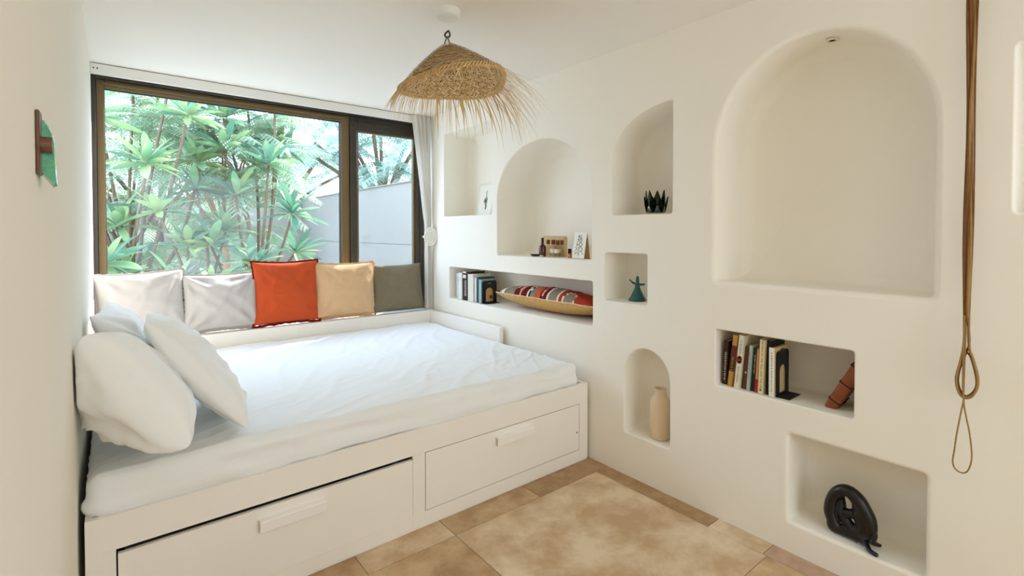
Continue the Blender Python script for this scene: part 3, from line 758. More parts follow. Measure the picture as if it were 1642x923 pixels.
gb_ = 'clear corked bottles in a row'
bottle('corked clear bottle partly behind the amber dropper bottle', 2.250, 2.405, .019, .085, 'vial', 'cork', group=gb_, caph=.024, capr=.62)
bottle('clear bottle with brown cork and white label, second in the row', 2.245, 2.352, .021, .085, 'vial', 'cork', group=gb_, caph=.024, capr=.62, lab=True)
bottle('clear bottle with brown cork and white label, third in the row', 2.238, 2.305, .021, .082, 'vial', 'cork', group=gb_, caph=.024, capr=.62, lab=True)
bottle('clear unlabelled corked bottle at the right end of the row', 2.235, 2.262, .019, .084, 'vial', 'cork', group=gb_, caph=.024, capr=.62)
t = thing('display_box', 'open tan card box backing the row of small bottles', 'box', (2.285, 2.34, az)); 
bm = B(); box(bm, 0, .004, -.07, .15, 0, .135); box(bm, -.03, .004, -.074, -.070, 0, .125); obj('back_panel', bm, 'card_tan', t)
bottle('short amber oil roller bottle with a black cap', 2.215, 2.172, .0135, .030, 'oil', 'rubber', caph=.026, capr=.85)
t = thing('trinket_dish', 'small dark oval dish left of the dropper bottle', 'dish', (2.190, 2.462, az))
obj('bowl', lathe(B(), [(.0001, 0), (.03, .001), (.046, .012), (.043, .0125), (.03, .005), (.0001, .004)], 24), 'stone', t, True); t.scale = (.75, 1, 1)
tag(obj('pebble', lathe(B(), [(.0001, 0), (.010, .001), (.013, .005), (.008, .010), (.0001, .011)], 12), 'pebble', None, True, loc=(2.165, 2.378, az)), 'tiny pale pebble in front of the dropper bottle', 'pebble')
t = thing('illustrated_card', 'folded white card with a botanical drawing, at the right of the arched shelf', 'card', (2.195, 2.085, az), rot=Euler((0, math.radians(9), math.radians(-8))))
bm = B(); box(bm, 0, .0015, -.058, .058, 0, .158); obj('front_leaf', bm, 'card', t)
bm = B(); v = [bm.verts.new(p) for p in ((.002, -.058, .158), (.002, .058, .158), (.050, .058, .004), (.050, -.058, .004))]; bm.faces.new(v); bmesh.ops.solidify(bm, geom=bm.faces, thickness=.0012); obj('rear_leaf', bm, 'card_tan', t)
bm = B(); rr = random.Random(5)
for k in range(46):
    q = k / 45; z_ = .022 + .118 * q; sp = .040 * (1 - q * .75) * math.sin(k * 2.3); a = rr.uniform(-1, 1) + (.8 if sp > 0 else 2.3)
    tube(bm, [(-.0008, sp, z_), (-.0008, sp + .009 * math.cos(a), z_ + .009 * math.sin(a))], [.0024, .0008], 5)
tube(bm, [(-.0008, 0, .02), (-.0008, -.004, .08), (-.0008, .001, .14)], .0009, 5)
obj('plant_drawing', bm, 'ink', t, True)

# lotus tealight holder
t = thing('lotus_candle_holder', 'dark green glass lotus candle holder in the half arch niche', 'candle holder', (2.255, 1.575, 1.3935))
obj('cup', lathe(B(), [(.0001, 0), (.040, 0), (.050, .010), (.052, .040), (.046, .062), (.042, .062), (.047, .040), (.045, .013), (.0001, .010)], 28), 'cup_glass', t, True)
M['lotus_solid'] = mat('lotus_green', '2A3A1C', .15, .6, var=.4, vscale=40)
for ring, (n, rr_, h0, tilt) in enumerate(((7, .050, .118, .10), (7, .055, .085, .30))):
    for k in range(n):
        a = 2 * PI * (k + .5 * ring) / n + .35; bm = B(); rows = []
        for i in range(9):
            s = i / 8; wd = .030 * math.sin(PI * min(1, (s * .72 + .28))) ** .8 * (1 if s < .999 else .02); row = []
            for j in range(-3, 4):
                u = j / 3; rad = rr_ - .004 + tilt * .05 * s * s + .006 * math.sin(s * PI) - .012 * u * u * (1 - s * .5)
                ang = u * wd * .8 / rr_
                row.append(bm.verts.new((rad * math.cos(ang), rad * math.sin(ang), .012 + h0 * s * (1 - .04 * u * u))))
            rows.append(row)
        for i in range(8):
            for j in range(6): bm.faces.new((rows[i][j], rows[i][j + 1], rows[i + 1][j + 1], rows[i + 1][j]))
        bmesh.ops.solidify(bm, geom=bm.faces, thickness=.002)
        obj('petal', bm, 'lotus_solid' if ring == 0 else 'lotus_glass', t, True, rot=(0, 0, a))

# whirling figurine
t = thing('dervish_figurine', 'small teal whirling figurine with outstretched arms in the square niche', 'figurine', (2.245, 1.682, .9235))
bm = lathe(B(), [(.0001, 0), (.046, 0), (.047, .004), (.036, .022), (.026, .045), (.018, .062), (.013, .074), (.014, .084), (.016, .092), (.008, .100), (.009, .106), (.010, .112), (.0085, .118), (.0075, .126), (.005, .134), (.0001, .136)], 26)
for v in bm.verts:
    if v.co.z < .05: a = math.atan2(v.co.y, v.co.x); s = 1 + .06 * math.sin(a * 7) * (1 - v.co.z / .05); v.co.x *= s; v.co.y *= s
obj('body', bm, 'teal_clay', t, True)
for s in (-1, 1):
    ar = obj('arm', tube(B(), [(0, s * .008, .090), (-.002, s * .030, .096 if s > 0 else .090), (-.004, s * .050, .112 if s > 0 else .094)], [.007, .0055, .0035], 8), 'teal_clay', t, True)

# bisque vase in the small arch
t = thing('ceramic_vase', 'tall beige unglazed ceramic bottle vase in the small arched niche', 'vase', (2.205, 1.505, .2315))
t.rotation_euler = (0, 0, .4)
obj('body', lathe(B(), [(.0001, 0), (.046, 0), (.051, .006), (.052, .03), (.0525, .10), (.052, .17), (.049, .195), (.040, .212), (.031, .224), (.0285, .236), (.0285, .254), (.030, .258), (.026, .259), (.0245, .252), (.0245, .20), (.0001, .19)], 40), 'ceramic', t, True)

# leather-bound book in the lower niche
t = thing('leather_journal', 'worn brown leather journal tied with three dark straps, leaning in the lower right niche', 'journal', (2.200, .745, .609), rot=Euler((math.radians(-0), 0, 0)))
t.rotation_euler = Euler((math.radians(27), 0, math.radians(4)))
bm = rounded_slab(-.012, .118, -.044, 0, 0, .275, .012, 14, 8, 30, lambda w, n: .0016 * nz(w.x * 40, w.z * 30, 2))
for v in bm.verts:
    if v.co.z > .20: v.co.y -= (v.co.z - .20) * .25 * (1 if v.co.y > -.022 else -.2)
obj('cover', bm, 'leather', t, True)
for z_ in (.045, .125, .205):
    p = [(-.0135, .0, z_), (-.0135, -.044, z_ - .003), (.05, -.0458, z_ - .003), (.119, -.045, z_ - .003), (.119, .0008, z_), (.05, .0014, z_), (-.0135, .0, z_)]
    obj('strap', tube(B(), p, .0022, 6), 'leather_d', t, True)
obj('page_block', box(B(), .004, .1165, -.038, -.006, .2, .2755), 'paper', t)

# abstract black figure: thick knotted loops grown together
def sculpture():
    t = thing('abstract_sculpture', 'glossy black abstract looped sculpture with crossed feet in the bottom right niche', 'sculpture', (2.185, .632, .1275))
    bm = B()
    def q(y, z, x=0): return (x, y - .635, z - .1275)
    def T(pts, r0):
      r0 = [a * 1.22 if i and i < len(r0) - 1 else a for i, a in enumerate(r0)]
      tube(bm, catmull(pts, 7), r0 if not isinstance(r0, list) else [r0[min(int(i / (len(catmull(pts, 7)) - 1) * (len(r0) - 1)), len(r0) - 2)] * (1 - (i / (len(catmull(pts, 7)) - 1) * (len(r0) - 1)) % 1) + r0[min(int(i / (len(catmull(pts, 7)) - 1) * (len(r0) - 1)) + 1, len(r0) - 1)] * ((i / (len(catmull(pts, 7)) - 1) * (len(r0) - 1)) % 1) for i in range(len(catmull(pts, 7)))], 12)
    # back and shoulder loop, from the seat up over the head and down the front to the knee
    T([q(.705, .155), q(.722, .205), (.004, .715 - .635, .262 - .1275), q(.690, .306), q(.655, .318), q(.622, .296), q(.600, .262), q(.583, .232), q(.575, .195), q(.580, .165)], [.024, .021, .020, .019, .021, .024, .024, .022, .018, .014])
    # inner arm
    T([q(.690, .300, .016), q(.690, .255, .018), q(.684, .215, .012), q(.660, .185, .004), q(.632, .165, -.004), q(.602, .148, -.012), q(.585, .140, -.020)], [.014, .017, .018, .018, .017, .016, .013])
    # cross arm bridging the opening
    T([q(.672, .222, 0), q(.648, .226, .004), q(.622, .240, .006), q(.606, .258, .004)], [.020, .016, .017, .020])
    # seat, low thigh along the ledge
    T([q(.712, .180), q(.708, .152), q(.684, .146), q(.650, .146, -.004), q(.615, .142, -.012)], [.022, .022, .019, .017, .015])
    # front body down to the ankles
    T([q(.625, .285), q(.612, .240), q(.606, .205), q(.602, .170, -.004), q(.592, .140, -.012)], [.020, .025, .022, .016, .013])
    T([q(.580, .215, .006), q(.569, .190, .008), q(.566, .165, .008), q(.575, .143, .0)], [.012, .010, .009, .010])
    # two crossed feet
    T([q(.598, .145, -.012), q(.580, .140, -.032), (-.052, .566 - .635, .0075), (-.066, .536 - .635, .0075)], [.012, .009, .0075, .009])
    T([q(.588, .150, -.004), q(.572, .141, .006), q(.556, .136, .014), q(.545, .134, .020)], [.012, .009, .007, .005])
    me = bpy.data.meshes.new('tmp'); bm.to_mesh(me); bm.free()
    tmp = bpy.data.objects.new('tmp', me); COL.objects.link(tmp)
    md = tmp.modifiers.new('r', 'REMESH'); md.mode = 'VOXEL'; md.voxel_size = .0032
    md2 = tmp.modifiers.new('s', 'SMOOTH'); md2.iterations = 6; md2.factor = .6
    dg = bpy.context.evaluated_depsgraph_get(); dg.update()
    m2 = bpy.data.meshes.new_from_object(tmp.evaluated_get(dg)); bpy.data.objects.remove(tmp)
    m2.name = 'body'; m2.materials.clear(); m2.materials.append(M['black_gloss']); m2.polygons.foreach_set('use_smooth', [True] * len(m2.polygons))
    zm = min(v.co.z for v in m2.vertices)
    for v in m2.vertices: v.co.z -= zm; v.co *= .92
    o = bpy.data.objects.new('body', m2); COL.objects.link(o); o.parent = t
sculpture()

# small recessed downlight in the top of the big arch
t = thing('niche_downlight', 'tiny round recessed downlight in the top of the large arch niche', 'light', (2.245, .745, 2.062))
obj('trim_ring', lathe(B(), [(.012, .008), (.012, .001), (.021, 0), (.023, .003), (.023, .008)], 24), 'spot', t, True)
obj('lens', lathe(B(), [(.0001, .003), (.012, .003)], 18), 'card_tan', t)

# ------------------------------------------------------------------ rope bundle hanging from the ceiling
def ropes():
    t = thing('hanging_cord', 'bundle of thin brown cord hanging from the ceiling in looped coils by the large arch', 'cord', (2.075, .305, CZ))
    O = Vector((2.075, .305, CZ))
    def S(name, pts, r, m):
        p = [Vector(a) - O for a in pts]; obj(name, tube(B(), catmull(p, 8), r, 7), m, t, True)
    for k, (dy, m, r) in enumerate(((.011, 'rope_dark', .0042), (.005, 'rope_dark', .0045), (-.001, 'rope', .0042), (-.006, 'rope', .0036), (-.013, 'rope_dark', .0024))):
        pts = []
        for i in range(12):
            z = CZ - .01 - i * (CZ - 1.03) / 11; s = 1 - .45 * i / 11
            pts.append((2.075 + .003 * math.sin(i * 1.3 + k * 2), .305 + dy * s + .0022 * math.sin(i * .9 + k) + .0018 * i / 11, z))
        S('strand', pts, r, m)
    A = [(2.074, .3125, 1.04), (2.074, .3105, .965), (2.073, .316, .91), (2.072, .327, .855), (2.072, .3285, .825), (2.072, .322, .797), (2.072, .308, .785), (2.073, .290, .793), (2.073, .2795, .820), (2.074, .279, .855), (2.075, .290, .905), (2.075, .300, .945), (2.075, .302, 1.04)]
    S('loop', A, .0036, 'rope'); S('loop', [(x - .004, y + .0016 * math.sin(i), z - .004) for i, (x, y, z) in enumerate(A)], .003, 'rope')
    S('loop', [(2.078, .306, 1.04), (2.078, .300, .96), (2.077, .308, .92), (2.076, .322, .865), (2.076, .325, .825), (2.076, .315, .793), (2.076, .300, .789), (2.077, .284, .815), (2.078, .283, .85), (2.078, .296, .91), (2.077, .311, .94), (2.077, .312, 1.04)], .003, 'rope_dark')
    S('loop', [(2.070, .311, 1.04), (2.069, .3125, .90), (2.068, .312, .80), (2.068, .310, .775), (2.068, .316, .73), (2.068, .325, .66), (2.068, .3295, .61), (2.068, .333, .575), (2.068, .328, .553), (2.068, .312, .544), (2.068, .297, .556), (2.068, .2885, .60), (2.068, .294, .67), (2.068, .304, .73), (2.070, .310, .78), (2.070, .309, .90), (2.072, .307, 1.04)], .0022, 'rope')
    obj('ceiling_hook', tube(B(), [(0, 0, .0), (0, 0, -.012), (.010, 0, -.022), (.010, .0, -.03), (0, 0, -.036), (-.008, 0, -.028)], .0025, 8), 'black_metal', t, True)
ropes()

# ------------------------------------------------------------------ wall sconce on the left wall
t = thing('wall_sconce', 'small bronze wall fitting with a green glass shard on the left wall', 'sconce', (LX, 1.075, 1.435))
obj('back_plate', box(B(), .0005, .0055, -.016, .022, -.045, .055, .0015, 1), 'brown_metal', t)
obj('stem', tube(B(), [(.005, 0, .003), (.019, 0, .003)], .0125, 20), 'brown_metal', t)
bm = B(); pr = [(.005, .044), (.012, .036), (.0165, .024), (.0195, .010), (.0205, -.030), (.0215, -.052), (.016, -.054), (.005, -.040)]
ff = [bm.verts.new((x, .012, z)) for x, z in pr]; bk = [bm.verts.new((x * .96 + .0004, .048, z * 1.12)) for x, z in pr]
bm.faces.new(ff); bm.faces.new(bk[::-1])
for k in range(len(pr)): bm.faces.new((ff[k - 1], bk[k - 1], bk[k], ff[k]))
bmesh.ops.recalc_face_normals(bm, faces=bm.faces)
obj('glass_shard', bm, mat('shard_glass', '5FAE86', .08, .8, var=.5, vscale=90), t); 

# ------------------------------------------------------------------ palm leaf pendant lamp
def pendant():
    X, Y = 1.165, 1.893
    t = thing('pendant_lamp', 'palm leaf cone pendant lamp with long ragged fringe hanging over the bed', 'lamp', (X, Y, CZ))
    cz = obj('ceiling_canopy', lathe(B(), [(.0001, -.036), (.046, -.036), (.054, -.028), (.055, -.002), (.055, 0)], 36), 'rail_white', t, True)
    obj('cord', tube(B(), [(0, 0, -.036), (0, .0, -.06), (.002, 0, -.090)], .0028, 8), 'rail_white', t, True)
    obj('hook', tube(B(), catmull([(.003, 0, -.088), (-.010, .006, -.102), (-.013, .008, -.112), (-.004, .003, -.120), (.006, -.004, -.112), (.004, -.002, -.094)], 5), .0036, 8), 'black_metal', t, True)
    bm = B(); d = Vector((.78, -.63, 0))
    for s in (-1, 1): tube(bm, catmull([Vector((-.004, .003, -.116)), Vector((-.004, .003, -.130)) + d * .006 * s, Vector((-.004, .003, -.150)) + d * .012 * s], 5), .003, 7)
    obj('twine_loop', bm, 'twine', t, True)
    # shade frame: tilted about the view-depth axis
    view_r = math.atan2(-.628, .778)
    tiltM = Matrix.Rotation(math.radians(-9), 4, Vector((.628, .778, 0)))
    apex = Vector((-.005, .000, -.150)); Rr, Hh = .232, .168
    def prof(s):  # s 0 apex .. 1 rim
        return Rr * (s ** .92), -Hh * (s ** 1.12) * .95 - .0 * s
    def sp(s, a, off=0, jit=True):
        r, z = prof(s); r *= 1 + (.035 * math.sin(3 * a + 1) + .02 * math.sin(5 * a)) * s
        z -= s * s * (.034 * max(0, math.cos(a - view_r - .75)) ** 2 + .026 * max(0, math.cos(a - view_r + 2.0)))
        p = Vector((r * math.cos(a), r * math.sin(a), z + off)); 
        return apex + tiltM.to_3x3() @ p
    sh = obj('shade', (lambda bm: bm)(B()), 'straw_in', t)
    bm = B(); rows = [[bm.verts.new(sp(max(i / 18, .02), 2 * PI * k / 72, -.003)) for k in range(72)] for i in range(19)]
    for i in range(18):
        for k in range(72): bm.faces.new((rows[i][k], rows[i][(k + 1) % 72], rows[i + 1][(k + 1) % 72], rows[i + 1][k]))
    bm.to_mesh(sh.data); bm.free(); sh.data.polygons.foreach_set('use_smooth', [True] * len(sh.data.polygons)); sh['label'] = 'woven cone'
    # braided rows: slanted straws plaited in chevrons
    bm = B(); rr_ = random.Random(2); nr = 11
    for i in range(nr):
        s0 = .03 + .97 * i / nr; s1 = .03 + .97 * (i + 1) / nr; n = max(12, int(2 * PI * prof((s0 + s1) / 2)[0] / .0125)); thick = .004
        for k in range(n):
            a = 2 * PI * (k + .5 * (i % 2)) / n; da = 2 * PI / n
            for half in (0, 1):
                for side in (1, -1):
                    sa = s0 + (s1 - s0) * (.0 if half == 0 else .5); sb = s0 + (s1 - s0) * (.56 if half == 0 else 1.04)
                    sl = da * 1.5 * (1 if half == 0 else -1); of = side * (thick + rr_.uniform(0, .003)) - .001
                    w = da * .34; j = rr_.uniform(-.2, .2) * da
                    pts = [sp(sa, a + j - w, of), sp(sa, a + j + w, of), sp(sb, a + j + sl + w, of + .002 * side), sp(sb, a + j + sl - w, of + .002 * side)]
                    f = bm.faces.new([bm.verts.new(p) for p in pts]); f.material_index = 1 if (half == 1) != (rr_.random() < .25) else 0
    o = obj('braided_straw', bm, ['straw', 'straw_b'], t); o['kind'] = 'stuff'
    bm = B()
    for off in (0, PI / 3, 2 * PI / 3):
        pts = []
        for k in range(181):
            a = 2 * PI * k / 180; ph = a * 30 + off * 2
            p = sp(1.0, a, .0075 * math.sin(ph)); c = sp(0.9, a); p = p + (p - c).normalized() * .008 * math.cos(ph); pts.append(p)
        tube(bm, pts, .0048, 5)
    obj('rim_braid', bm, 'straw', t, True)
    # fringe
    bm = B(); rr_ = random.Random(11)
    view_r = math.atan2(-.628, .778)
    def strip(a, L, droop, w, lift, curl, m, side, s0=1.0):
        p = sp(s0, a); c = sp(s0 - .12, a); d = (p - c).normalized(); d.z += lift; d = (d + Vector((-d.y, d.x, 0)) * side).normalized(); n = 9; L_, Rr2 = [], []
        q = p - d * .01
        for i in range(n + 1):
            s = i / n; wd = w * (1 - s ** 1.6) * .5 + .0003
            lat = d.cross(Zv).normalized(); tw = Matrix.Rotation(curl * s, 3, d) @ lat
            L_.append(bm.verts.new(q - tw * wd)); Rr2.append(bm.verts.new(q + tw * wd))
            q = q + d * (L / n); d.z -= droop / n * (1 + s); d += Vector((-d.y, d.x, 0)) * (curl * .04); d.normalize()
        for i in range(n):
            f = bm.faces.new((L_[i], Rr2[i], Rr2[i + 1], L_[i + 1])); f.material_index = m
    for k in range(250):
        a = 2 * PI * k / 250 + rr_.uniform(-.02, .02); rel = (a - view_r + PI) % (2 * PI) - PI      # 0 = picture right
        far = math.sin(a - view_r)                      # +1 = away from the camera
        if far < -.35 and rr_.random() < .45: continue
        right = math.cos(rel)
        L = rr_.uniform(.07, .16) + (.17 * max(0, right) + .12 * max(0, far)) * rr_.random() ** .8
        if right < -.3: L = rr_.uniform(.09, .15)
        droop = rr_.uniform(.35, 1.1) + (.8 if right < -.2 else 0) + (.2 if far > .3 else 0)
        if far < -.3: droop = rr_.uniform(.6, 1.3); L *= .75
        strip(a, L, droop, rr_.uniform(.0018, .0055), rr_.uniform(0, .35) if right > 0 else rr_.uniform(-.15, .1), rr_.uniform(-1.6, 1.6), rr_.choice((0, 0, 1)), rr_.uniform(-.25, .25))
    for k in range(16):     # broad long straws hanging from the far rim and a few strays
        a = view_r + rr_.uniform(.35, 2.1); strip(a, rr_.uniform(.2, .33), rr_.uniform(1.2, 1.9), rr_.uniform(.006, .012), .1, rr_.uniform(-.8, .8), rr_.choice((0, 1)), rr_.uniform(-.2, .2))
    strip(view_r - .1, .17, -1.6, .003, .15, .3, 0, 0)
    strip(view_r + .1, .26, .45, .004, .1, .3, 0, 0); strip(view_r + .3, .27, .7, .004, .1, -.3, 0, 0); strip(view_r - .25, .22, .2, .003, .3, -.3, 0, 0)
    for k in range(64):     # straws swept across the near side of the cone towards the left
        a = view_r + PI + rr_.uniform(.1, 2.0); strip(a, rr_.uniform(.09, .19), rr_.uniform(.1, .6), rr_.uniform(.003, .007), .0, rr_.uniform(-.5, .5), rr_.choice((0, 1)), -rr_.uniform(.6, 1.6), rr_.uniform(.82, .99))
    o = obj('fringe', bm, ['straw', 'straw_b'], t, True); o['kind'] = 'stuff'
    # lamp holder and clear bulb inside
    b0 = apex + Vector((.004, .0, -.02))
    obj('lamp_holder', tube(B(), [b0, b0 - Vector((0, 0, .035))], .016, 16), 'rail_white', t, True)
    obj('light_bulb', lathe(B(), [(.012, 0), (.014, -.012), (.028, -.040), (.030, -.055), (.022, -.074), (.0001, -.083)], 22), M['bulb'], t, True, loc=b0 - Vector((0, 0, .033)))
pendant()

# ------------------------------------------------------------------ garden outside
struct('ground', box(B(), -14, 16, 4.36, 30, -.4, -.25), 'gravel')
gw = bpy.data.objects.new('garden_wall', None); COL.objects.link(gw); tag(gw, 'pale rendered garden boundary wall with a horizontal joint, seen through the sliding sash', 'wall'); gw.location = (3.3, 8, 0)
def gp(name, bm, m):
    for v in bm.verts: v.co -= Vector((3.3, 8, 0))
    return obj(name, bm, m, gw)
gp('long_side', box(B(), 3.3, 3.5, 4.30, 11.8, -.25, 1.115), 'garden_wall')
gp('long_side_upper', box(B(), 3.306, 3.5, 4.30, 11.8, 1.122, 2.02), 'garden_wall')
gp('joint', box(B(), 3.312, 3.49, 4.30, 11.8, 1.115, 1.122), mat('joint_shadow', '7B7670', .9))
gp('coping', box(B(), 3.285, 3.52, 4.30, 11.8, 2.02, 2.035), 'garden_wall')
gp('end_side', box(B(), -8, 3.3, 11.6, 11.8, -.25, 2.0), 'garden_wall')

def leaf_mesh(L=.30, w=.085, name='leaf', m='leaf'):
    bm = B(); n = 7; rows = []
    for i in range(n + 1):
        s = i / n; hw = w / 2 * (math.sin(PI * min(1, s ** .8 * .97 + .02)) ** .75) * (.55 + .6 * s) + .002; z = -.16 * L * s * s
        rows.append([bm.verts.new((L * s, -hw, z + .22 * hw)), bm.verts.new((L * s, 0, z - .001)), bm.verts.new((L * s, hw, z + .22 * hw))])
    for i in range(n):
        for j in range(2): bm.faces.new((rows[i][j], rows[i][j + 1], rows[i + 1][j + 1], rows[i + 1][j]))
    me = bpy.data.meshes.new(name); bm.to_mesh(me); bm.free(); me.materials.append(M[m]); me.polygons.foreach_set('use_smooth', [True] * len(me.polygons)); return me
LM = [leaf_mesh(.36, .10), leaf_mesh(.31, .095), leaf_mesh(.38, .09, m='leaf_d'), leaf_mesh(.30, .085, m='leaf_d')]
def rosette_dirs(rn, n, axis):
    out = []
    q = Vector((0, 0, 1)).rotation_difference(axis)
    for k in range(n):
        a = k * 2.399 + rn.uniform(-.2, .2); el = math.radians(-12 + 80 * (k / n) + rn.uniform(-10, 10))
        d = q @ Vector((math.cos(a) * math.cos(el), math.sin(a) * math.cos(el), math.sin(el))); out.append(d)
    return out
def plumeria(label, base, tips, seed, nleaf=15, dark=.35, size=1.0):
    """trunk, forking branches and whorls of large single leaves; each leaf is its own piece"""
    rn = random.Random(seed); base = Vector(base)
    t = thing('plumeria_tree', label, 'tree', base, group='frangipani trees in the garden')
    fork = Vector((sum(p[0] for p in tips) / len(tips), sum(p[1] for p in tips) / len(tips), base.z + (min(p[2] for p in tips) - base.z) * .62))
    bm = B(); tube(bm, catmull([Vector((0, 0, 0)), (fork - base) * .5 + Vector((.05, 0, 0)), fork - base], 6), .038 * size, 10); obj('trunk', bm, 'bark', t, True)
    cnt = 0; far = []
    for p in tips:
        p = Vector(p); mid = fork.lerp(p, .5) + Vector((rn.uniform(-.1, .1), rn.uniform(-.1, .1), -.08))
        obj('branch', tube(B(), catmull([fork - base, mid - base, p - base], 6), [.021 * size - .0007 * i for i in range(13)], 8), 'bark', t, True)
        ax = ((p - mid).normalized() + Vector((0, -.25, .45))).normalized()
        for d in rosette_dirs(rn, nleaf, ax):
            me = LM[rn.choice((2, 3))] if rn.random() < dark else LM[rn.choice((0, 1))]
            s = size * rn.uniform(.8, 1.15)
            if cnt < 240:
                o = bpy.data.objects.new('leaf', me); COL.objects.link(o); o.parent = t
                X = d.normalized(); Y = Vector((0, 0, 1)).cross(X); Y = Y.normalized() if Y.length > .01 else Vector((0, 1, 0)); Zz = X.cross(Y)
                Mx = Matrix((X, Y, Zz)).transposed().to_4x4() @ Matrix.Rotation(rn.uniform(-.5, .5), 4, 'X')
                Mx = Matrix.Translation(p - base + X * .02) @ Mx @ Matrix.Scale(s, 4); o.matrix_local = Mx; cnt += 1
    return t
plumeria('frangipani tree with broad yellow-green leaf whorls at the left of the window', (.10, 6.6, -.25),
         [(.263, 5.9, 1.95), (-.15, 6.0, 2.35), (.62, 6.1, 2.50), (.05, 6.2, 1.35), (.50, 6.4, 2.95), (-.35, 6.6, 1.75), (.75, 6.3, 2.05), (-.05, 5.7, 1.02), (.30, 6.6, .95), (.2, 7, 2.9), (-.4, 6.8, 2.8)], 3, 20, .25)
plumeria('frangipani tree with long dark leaves in the middle of the large pane', (1.35, 6.5, -.25),
         [(1.58, 5.9, 1.50), (1.36, 6.0, 2.05), (1.05, 6.1, 1.70), (1.72, 6.3, 1.05), (1.15, 5.8, .95), (.80, 6.0, 1.15), (1.62, 6.6, 2.35), (1.0, 6.5, 2.6), (1.3, 6.8, 2.9), (.95, 6.2, 2.2), (1.5, 6.3, 2.7)], 5, 20, .6)
plumeria('smaller frangipani tree low between the trunks', (.55, 5.9, -.25),
         [(.45, 5.5, .80), (.75, 5.6, .72), (.15, 5.5, .62), (.95, 5.7, .60), (.60, 6.0, 1.15), (1.25, 5.8, .62), (.35, 6.0, 1.5), (.95, 6.1, 1.3), (.1, 6.1, .9), (.7, 6.2, 1.75)], 8, 18, .35, .9)
def frond_into(bm, p, d, L, rn, pw=.16, mi=0, droop=.9):
    """one feathery compound leaf: rachis with opposite pinnae set with rows of tiny leaflets"""
    d = d.normalized(); q = p.copy(); n = 13; pts = []
    for i in range(n + 1):
        pts.append((q.copy(), d.copy())); q = q + d * (L / n); d.z -= droop / n; d.normalize()
    for i in range(1, n):
        q, dd = pts[i]; s = i / n; lat = dd.cross(Zv)
        if lat.length < .01: continue
        lat.normalize(); pl_ = pw * math.sin(PI * (.12 + .84 * s)) ** .7
        for sd in (-1, 1):
            e = (lat * sd + dd * .45).normalized(); e.z -= .25; m = 6
            for k in range(m):
                c = q + e * (pl_ * (k + .6) / m) - Zv * (.03 * (k / m) ** 2)
                wd = L * .055; ln = pl_ / m * 1.1
                a = e * ln * .5; b = dd * wd * .8
                f = bm.faces.new([bm.verts.new(c - a), bm.verts.new(c + b * .9), bm.verts.new(c + a), bm.verts.new(c - b * .9)]); f.material_index = mi
    for i in range(n):
        a, b = pts[i][0], pts[i + 1][0]; w = Vector((0, 0, .0035))
        bm.faces.new([bm.verts.new(a - w), bm.verts.new(a + w), bm.verts.new(b + w), bm.verts.new(b - w)])
def feather_tree(label, base, heads, seed, m='fern', nf=11, L=(.45, .75), trunk=.05, bark='bark'):
    rn = random.Random(seed); base = Vector(base); t = thing('feathery_tree', label, 'tree', base, group='feathery-leaved trees in the garden')
    top = sum((Vector(h) for h in heads), Vector()) / len(heads); fork = base.lerp(top, .6); fork.z = base.z + (top.z - base.z) * .6
    obj('trunk', tube(B(), catmull([Vector((0, 0, 0)), (fork - base) * .5 + Vector((.08, 0, 0)), fork - base], 6), trunk, 10), bark, t, True)
    bmf = B()
    for h in heads:
        h = Vector(h); obj('branch', tube(B(), catmull([fork - base, fork.lerp(h, .5) - base + Vector((0, 0, .1)), h - base], 6), [trunk * .5 - .0012 * i for i in range(13)], 7), bark, t, True)
        for k in range(nf):
            a = k * 2.4 + rn.uniform(-.3, .3); d = Vector((math.cos(a), math.sin(a), rn.uniform(-.1, .9)))
            frond_into(bmf, h - base + Vector((rn.uniform(-.1, .1), rn.uniform(-.1, .1), rn.uniform(-.15, .1))), d, rn.uniform(*L), rn, droop=rn.uniform(.8, 1.8))
    o = obj('foliage', bmf, m, t); o['kind'] = 'stuff'
M['bark_r'] = mat('reddish_bark', 'A9805E', .9, var=.25, vscale=10)
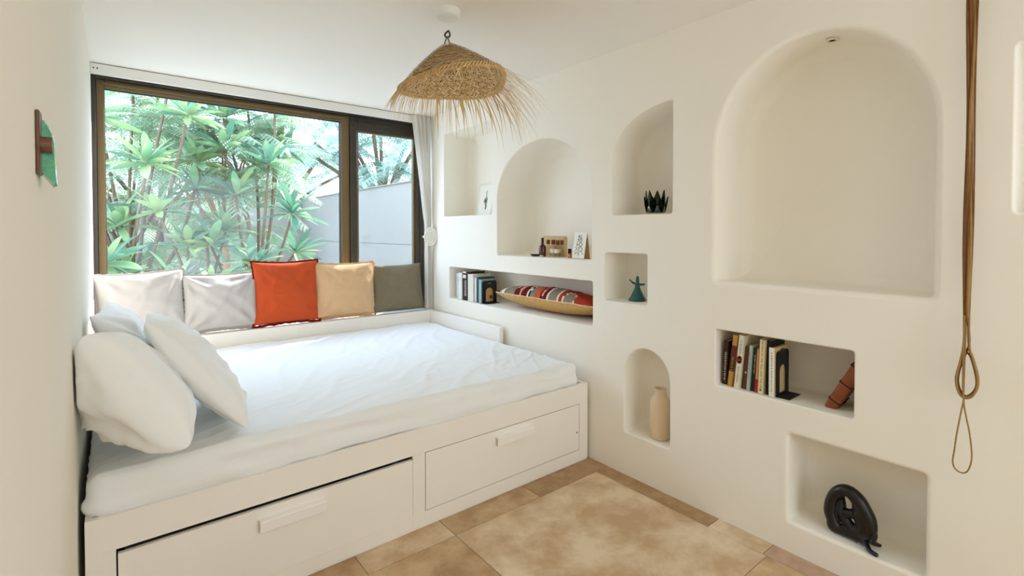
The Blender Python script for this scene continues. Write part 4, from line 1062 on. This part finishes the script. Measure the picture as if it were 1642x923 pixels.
feather_tree('feathery tree with reddish trunk arching over the large pane', (1.02, 7.2, -.25),
             [(1.0, 6.6, 2.35), (1.45, 6.9, 2.65), (.7, 6.8, 2.0), (1.2, 6.5, 1.85), (1.75, 7.0, 2.95), (.45, 7.0, 2.7), (1.1, 6.8, 3.2), (1.6, 6.7, 2.2), (.9, 6.9, 1.4), (1.4, 7.0, 1.3), (.6, 6.7, 2.5), (1.3, 6.6, 2.45), (1.0, 7.2, 1.9), (1.7, 7.2, 1.8), (.3, 7.0, 2.1)], 21, 'fern', 15, trunk=.04, bark='bark_r')
feather_tree('pale feathery tree low at the left of the window', (-.1, 7.8, -.25),
             [(-.3, 7.4, 1.2), (.2, 7.5, 1.6), (-.5, 7.6, 2.2), (.3, 7.6, 2.6), (.6, 7.4, 1.1), (-.2, 7.6, 3.1), (.0, 7.5, .7), (.5, 7.5, 3.2), (.9, 7.8, 2.2), (-.3, 7.9, 2.7), (1.3, 7.9, .8), (.8, 7.8, .6)], 22, 'fern', 15)
feather_tree('feathery blue-green tree rising beyond the boundary wall', (4.6, 9.6, -.25),
             [(3.5, 9.0, 2.9), (4.0, 8.6, 2.6), (4.2, 9.4, 3.3), (3.4, 9.8, 3.5), (3.0, 9.6, 2.7), (4.4, 8.4, 3.3), (3.9, 9.2, 2.3), (3.6, 8.4, 3.2), (4.6, 8.2, 2.5), (3.2, 10.3, 3.1), (4.2, 7.8, 2.9), (3.9, 8.0, 2.4)], 23, 'fern_b', 14, (.6, .95), .09)
feather_tree('distant feathery tree between the large pane and the boundary wall', (3.2, 12.6, -.25),
             [(2.6, 12.0, 2.7), (3.2, 12.3, 3.2), (2.0, 12.2, 2.3), (3.6, 12.4, 2.5), (2.7, 12.5, 3.8), (3.4, 12.6, 4.3), (1.9, 12.5, 3.3), (4.3, 12.5, 3.6), (4.6, 12.4, 2.8), (3.9, 12.3, 3.1)], 24, 'fern_b', 16, (.7, 1.2), .09)
feather_tree('tall feathery tree at the back left of the garden', (.6, 10.6, -.25),
             [(-.2, 10.3, 1.6), (.4, 10.2, 2.6), (1.0, 10.2, 3.4), (-.6, 10.3, 3.0), (1.6, 10.3, 2.3), (.2, 10.4, 4.0), (-.4, 10.3, 2.2), (1.2, 10.3, 1.5), (.5, 10.4, 1.0), (0, 10.5, 3.3), (.8, 10.5, 2.9), (1.8, 10.4, 3.2), (1.9, 10.4, 1.2), (-.5, 10.5, 1.1), (.9, 10.5, 4.0)], 25, 'fern', 18, (.7, 1.1), .08)
